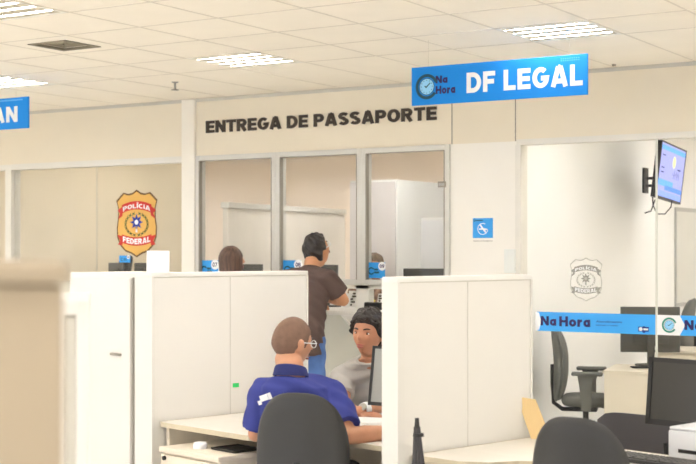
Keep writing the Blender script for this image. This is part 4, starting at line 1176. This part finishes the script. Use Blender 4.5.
def seated(**k):
    d = dict(pelvis=(0, 0, .56), chest=(0, .03, .86), neck=(0, .045, 1.03), head=(0, .075, 1.155),
             shR=(.18, .04, .99), shL=(-.18, .04, .99), elR=(.25, .14, .76), elL=(-.25, .14, .76), wrR=(.12, .36, .78), wrL=(-.12, .36, .78),
             knR=(.13, .42, .52), knL=(-.13, .42, .52), anR=(.13, .44, .1), anL=(-.13, .44, .1), hem=-.03)
    d.update(k); return d
def standing(**k):
    d = dict(pelvis=(0, 0, .95), chest=(0, .02, 1.28), neck=(0, .03, 1.47), head=(0, .06, 1.60),
             shR=(.19, .02, 1.42), shL=(-.19, .02, 1.42), elR=(.25, .02, 1.14), elL=(-.25, .02, 1.14), wrR=(.18, .24, 1.14), wrL=(-.18, .24, 1.14),
             knR=(.10, .02, .50), knL=(-.10, .02, .50), anR=(.11, -.02, .09), anL=(-.11, -.02, .09), hem=-.08)
    d.update(k); return d
def cam_local(psi, org):           # camera-frame point -> the person's own frame
    c, s = math.cos(-psi), math.sin(-psi)
    def f(px, py, z):
        p = W(px, py, z); dx, dy = p.x-org[0], p.y-org[1]; return (dx*c-dy*s, dx*s+dy*c, p.z)
    return f

# worker in the blue polo, seen from behind
psi = TH-R(14); o_ = W(300, 0, 6.14); F = cam_local(psi, o_)
hd = F(292, 343.5, 6.18)
pose = seated(head=hd, yaw=-36, pitch=4, roll=3, neck=(hd[0]+.01, hd[1]-.05, 1.058), chest=(0.0, .02, .84), pelvis=(0, -.02, .57), hs=1.0, jaw=.6,
              shR=(.138, .05, .945), shL=(-.172, .0, .948), sw=.19, girth=1.06, arm=1.0, collar=M['polod'],
              elR=F(348, 436, 6.0), wrR=F(402, 431, 6.18), elL=(-.225, .05, .75), wrL=(-.10, .42, .775), sleeve=.80, curlR=18, hem=-.05, flare=.014)
pw_, hm = person('man in a blue polo shirt with shaved head, seated with his back to the camera', (o_.x, o_.y, 0), psi, pose, M['skin_a'], M['polo'], M['dark'], .006)
hair_cap(pw_, hm, M['buzz'], .0025, .05, -.062, 0, .001, .005, 3, 0, -.012)
spectacles(pw_, hm)
# small white print on the back of the polo
b = B(); 
for k, (x, z, w_, h_) in enumerate(((-.08, .0, .05, .028), (-.045, .012, .02, .03), (-.105, -.025, .02, .02))):
    b.box((x, 0, z), (w_, .002, h_), rot=(0, R(-20), 0))
BACKPRINT = (b, pw_)

# client in the grey t-shirt
psi = TH-R(196); o_ = W(372, 0, 7.50); F = cam_local(psi, o_)
hd = F(368, 334.5, 7.22)
pose = seated(head=hd, yaw=-10, pitch=-4, roll=-3, neck=(hd[0], hd[1]-.055, 1.035), chest=(0, .04, .88), pelvis=(0, -.02, .57), hs=1.0,
              shR=F(341.5, 378, 7.40), shL=F(399, 378, 7.40), elR=F(343, 407, 7.22), wrR=F(359, 413.5, 7.0), elL=F(398, 402, 7.18), wrL=F(361, 410, 6.98),
              hdL=(-.9, .45, -.05), hdR=(-.9, .3, .0), hnL=(0, .2, 1), curlL=22, curlR=25, sleeve=.60, girth=.98, arm=1.02, hem=-.04)
pose['hdR'] = (-1, .25, -.02); pose['hdL'] = (1, .1, -.05)
pc_, hm2 = person('young man with curly dark hair and grey t-shirt, seated facing the worker', (o_.x, o_.y, 0), psi, pose, M['skin_b'], M['tee'], M['jeans'], .0052)
hair_cap(pc_, hm2, M['hair'], .018, .060, -.06, 0, .012, .004, 5, 260, -.012)
wl, we = Vector(pose['wrL']), Vector(pose['elL']); dd = (we-wl).normalized()
wt = obj('watch', B().cyl(wl+dd*.012, wl+dd*.045, .0345, .0365, 24), mat('watch_white', (226, 228, 230), .35), pc_, 50, 'white wristwatch')
q = wl+dd*.029+Vector((0, .032, .014)); obj('watch_face', B().cyl(q, q+Vector((0, .007, .004)), .019, n=24), M['chrome'], wt, 50)

# man standing at the counter
psi = TH+R(0)-R(12); o_ = W(303, 0, 10.35); F = cam_local(psi, o_)
hd = F(317.5, 250.5, 10.62)
pose = standing(head=hd, yaw=-34, pitch=-30, roll=0, neck=(hd[0]-.03, hd[1]-.085, 1.485), chest=(.01, .06, 1.26), pelvis=(.0, -.02, .93), hs=1.06, trot=-8,
                shR=(.19, .06, 1.375), shL=(-.20, .12, 1.37), elR=F(343.5, 300.5, 10.42), wrR=F(322, 297, 10.62), elL=(-.25, .22, 1.16), wrL=(-.02, .42, 1.16),
                hdR=(-.8, .4, -.1), curlR=30, girth=1.02, arm=1.12, sleeve=.70, hem=-.13, flare=.012)
ps_, hm3 = person('man in a brown t-shirt and jeans standing at the counter, looking down', (o_.x, o_.y, 0), psi, pose, M['skin_c'], M['brown'], M['jeans'], .007)
hair_cap(ps_, hm3, M['hair'], .017, .055, -.072, 0, .005, .005, 8, 0, .0); spectacles(ps_, hm3)

# long-haired woman at the first window
psi = TH-R(24); o_ = W(230, 0, 11.0); F = cam_local(psi, o_)
hd = F(231.5, 260.5, 11.0)
pose = standing(head=hd, yaw=-46, pitch=-4, neck=(hd[0], hd[1]-.04, 1.395), chest=(0, .02, 1.2), pelvis=(0, 0, .89), shR=(.165, .02, 1.34), shL=(-.165, .02, 1.34), elR=(.2, .05, 1.09), elL=(-.2, .05, 1.09),
                wrR=(.1, .26, 1.13), wrL=(-.1, .26, 1.13), girth=.86, arm=.85, hs=.97)
pf_, hm4 = person('woman with long straight brown hair at the first passport window', (o_.x, o_.y, 0), psi, pose, M['skin_a'], M['dark'], M['jeans'], .008)
b = B(); rings = []; n = 90
for j in range(26):
    t_ = j/25
    if t_ < .36:
        a0 = t_/.36*math.pi*.56; rr = math.sin(a0); z = math.cos(a0)*.124
    else:
        rr = math.sin(math.pi*.56)*(1-.10*(t_-.36)); z = math.cos(math.pi*.56)*.124-(t_-.36)*.42
    ring = []
    for i in range(n):
        a = math.pi*(.5+.19+(1.62)*i/(n-1)) if t_ > .2 else math.pi*(.5+2*i/n+.19*0)
        f = 1+.018*math.sin(i*1.9+j*.1)+.012*math.sin(i*4.3)
        ring.append(Vector((rr*.092*math.cos(a)*f, rr*.108*math.sin(a)*f-.004, z+.004)))
    rings.append(ring)
full = []
for j, ring in enumerate(rings):
    full.append(ring)
h_ = B()
top = [r for j, r in enumerate(rings) if j/25 <= .2]; low = [r for j, r in enumerate(rings) if j/25 > .2]
top2 = [[Vector((math.sin(j/25/.36*math.pi*.56)*.092*math.cos(2*math.pi*i/n), math.sin(j/25/.36*math.pi*.56)*.108*math.sin(2*math.pi*i/n)-.004, math.cos(j/25/.36*math.pi*.56)*.124+.004)) for i in range(n)] for j in range(1, 8)]
h_.loft(top2)
for a_, b_ in zip(low, low[1:]):
    inner = lambda v: Vector((v.x*.86, v.y*.86, v.z))
    for i in range(n-1):
        h_.add([a_[i], a_[i+1], b_[i+1], b_[i], inner(a_[i]), inner(a_[i+1]), inner(b_[i+1]), inner(b_[i])],
               [(0, 1, 2, 3), (7, 6, 5, 4), (0, 4, 5, 1), (3, 2, 6, 7), (0, 3, 7, 4), (1, 5, 6, 2)])
bmesh.ops.transform(h_.bm, matrix=hm4, verts=h_.bm.verts[:])
obj('hair', union(h_, .0055, 1, .4), M['hairl'], pf_, 180)

# attendant behind sticker 09
psi = TH+R(170); o_ = W(374, 0, 11.75); F = cam_local(psi, o_)
hd = F(374.5, 268, 11.72)
pose = standing(head=hd, yaw=0, pitch=-12, neck=(hd[0], hd[1]-.05, 1.305), chest=(0, .01, 1.1), pelvis=(0, 0, .80), shR=(.165, .02, 1.25), shL=(-.165, .02, 1.25), elR=(.2, .1, 1.02), elL=(-.2, .1, 1.02),
                wrR=(.1, .28, 1.02), wrL=(-.1, .28, 1.02), girth=.86, arm=.85, hs=.95, knR=(.09, .02, .44), knL=(-.09, .02, .44))
pa_, hm5 = person('attendant behind the glass, mostly hidden by the sticker numbered 09', (o_.x, o_.y, 0), psi, pose, M['skin_b'], M['multi'], M['dark'], .009)
hair_cap(pa_, hm5, mat('grey_brown_hair', (112, 96, 78), .6, bump=.5, bscale=90, var=.3, vscale=40), .018, .05, -.06, 0, .006, .007, 11, 0, -.01)

# project the polo print onto the back
b, root = BACKPRINT
q = [c for c in root.children if c.name.startswith('shirt')][0]
bpy.context.view_layer.update()
bm_ = b.bm
ym = []
for v in bm_.verts:
    x, z = v.co.x-.066, v.co.z+.932
    hit, lc, nn, idx = q.ray_cast(Vector((x, -1, z)), Vector((0, 1, 0)))
    v.co = (lc-Vector((0, .003-v.co.y*.5, 0))) if hit else Vector((x, -.12, z))
obj('shirt_print', b, M['wht'], q, label='small white print')

# ================================================================= CAMERA, LIGHT, VIEW
cam = bpy.data.cameras.new('camera'); co = bpy.data.objects.new('camera', cam); COL.objects.link(co)
co.location = (0, 0, EYE); co.rotation_euler = (R(90), 0, TH)
cam.sensor_width = 36; cam.lens = FPX/696*36; cam.shift_y = (HOR-232)/696; cam.clip_start = .05
cam.dof.use_dof = True; cam.dof.focus_distance = 7.6; cam.dof.aperture_fstop = 4.2
SC.camera = co
w = bpy.data.worlds.new('world'); SC.world = w; w.use_nodes = True
bg = w.node_tree.nodes['Background']; bg.inputs[0].default_value = lin((246, 248, 255))+(1,); bg.inputs[1].default_value = 1.35
SC.view_settings.view_transform = 'Standard'; SC.view_settings.look = 'None'; SC.view_settings.gamma = 1
SC.view_settings.use_curve_mapping = False
SC.view_settings.exposure = .64
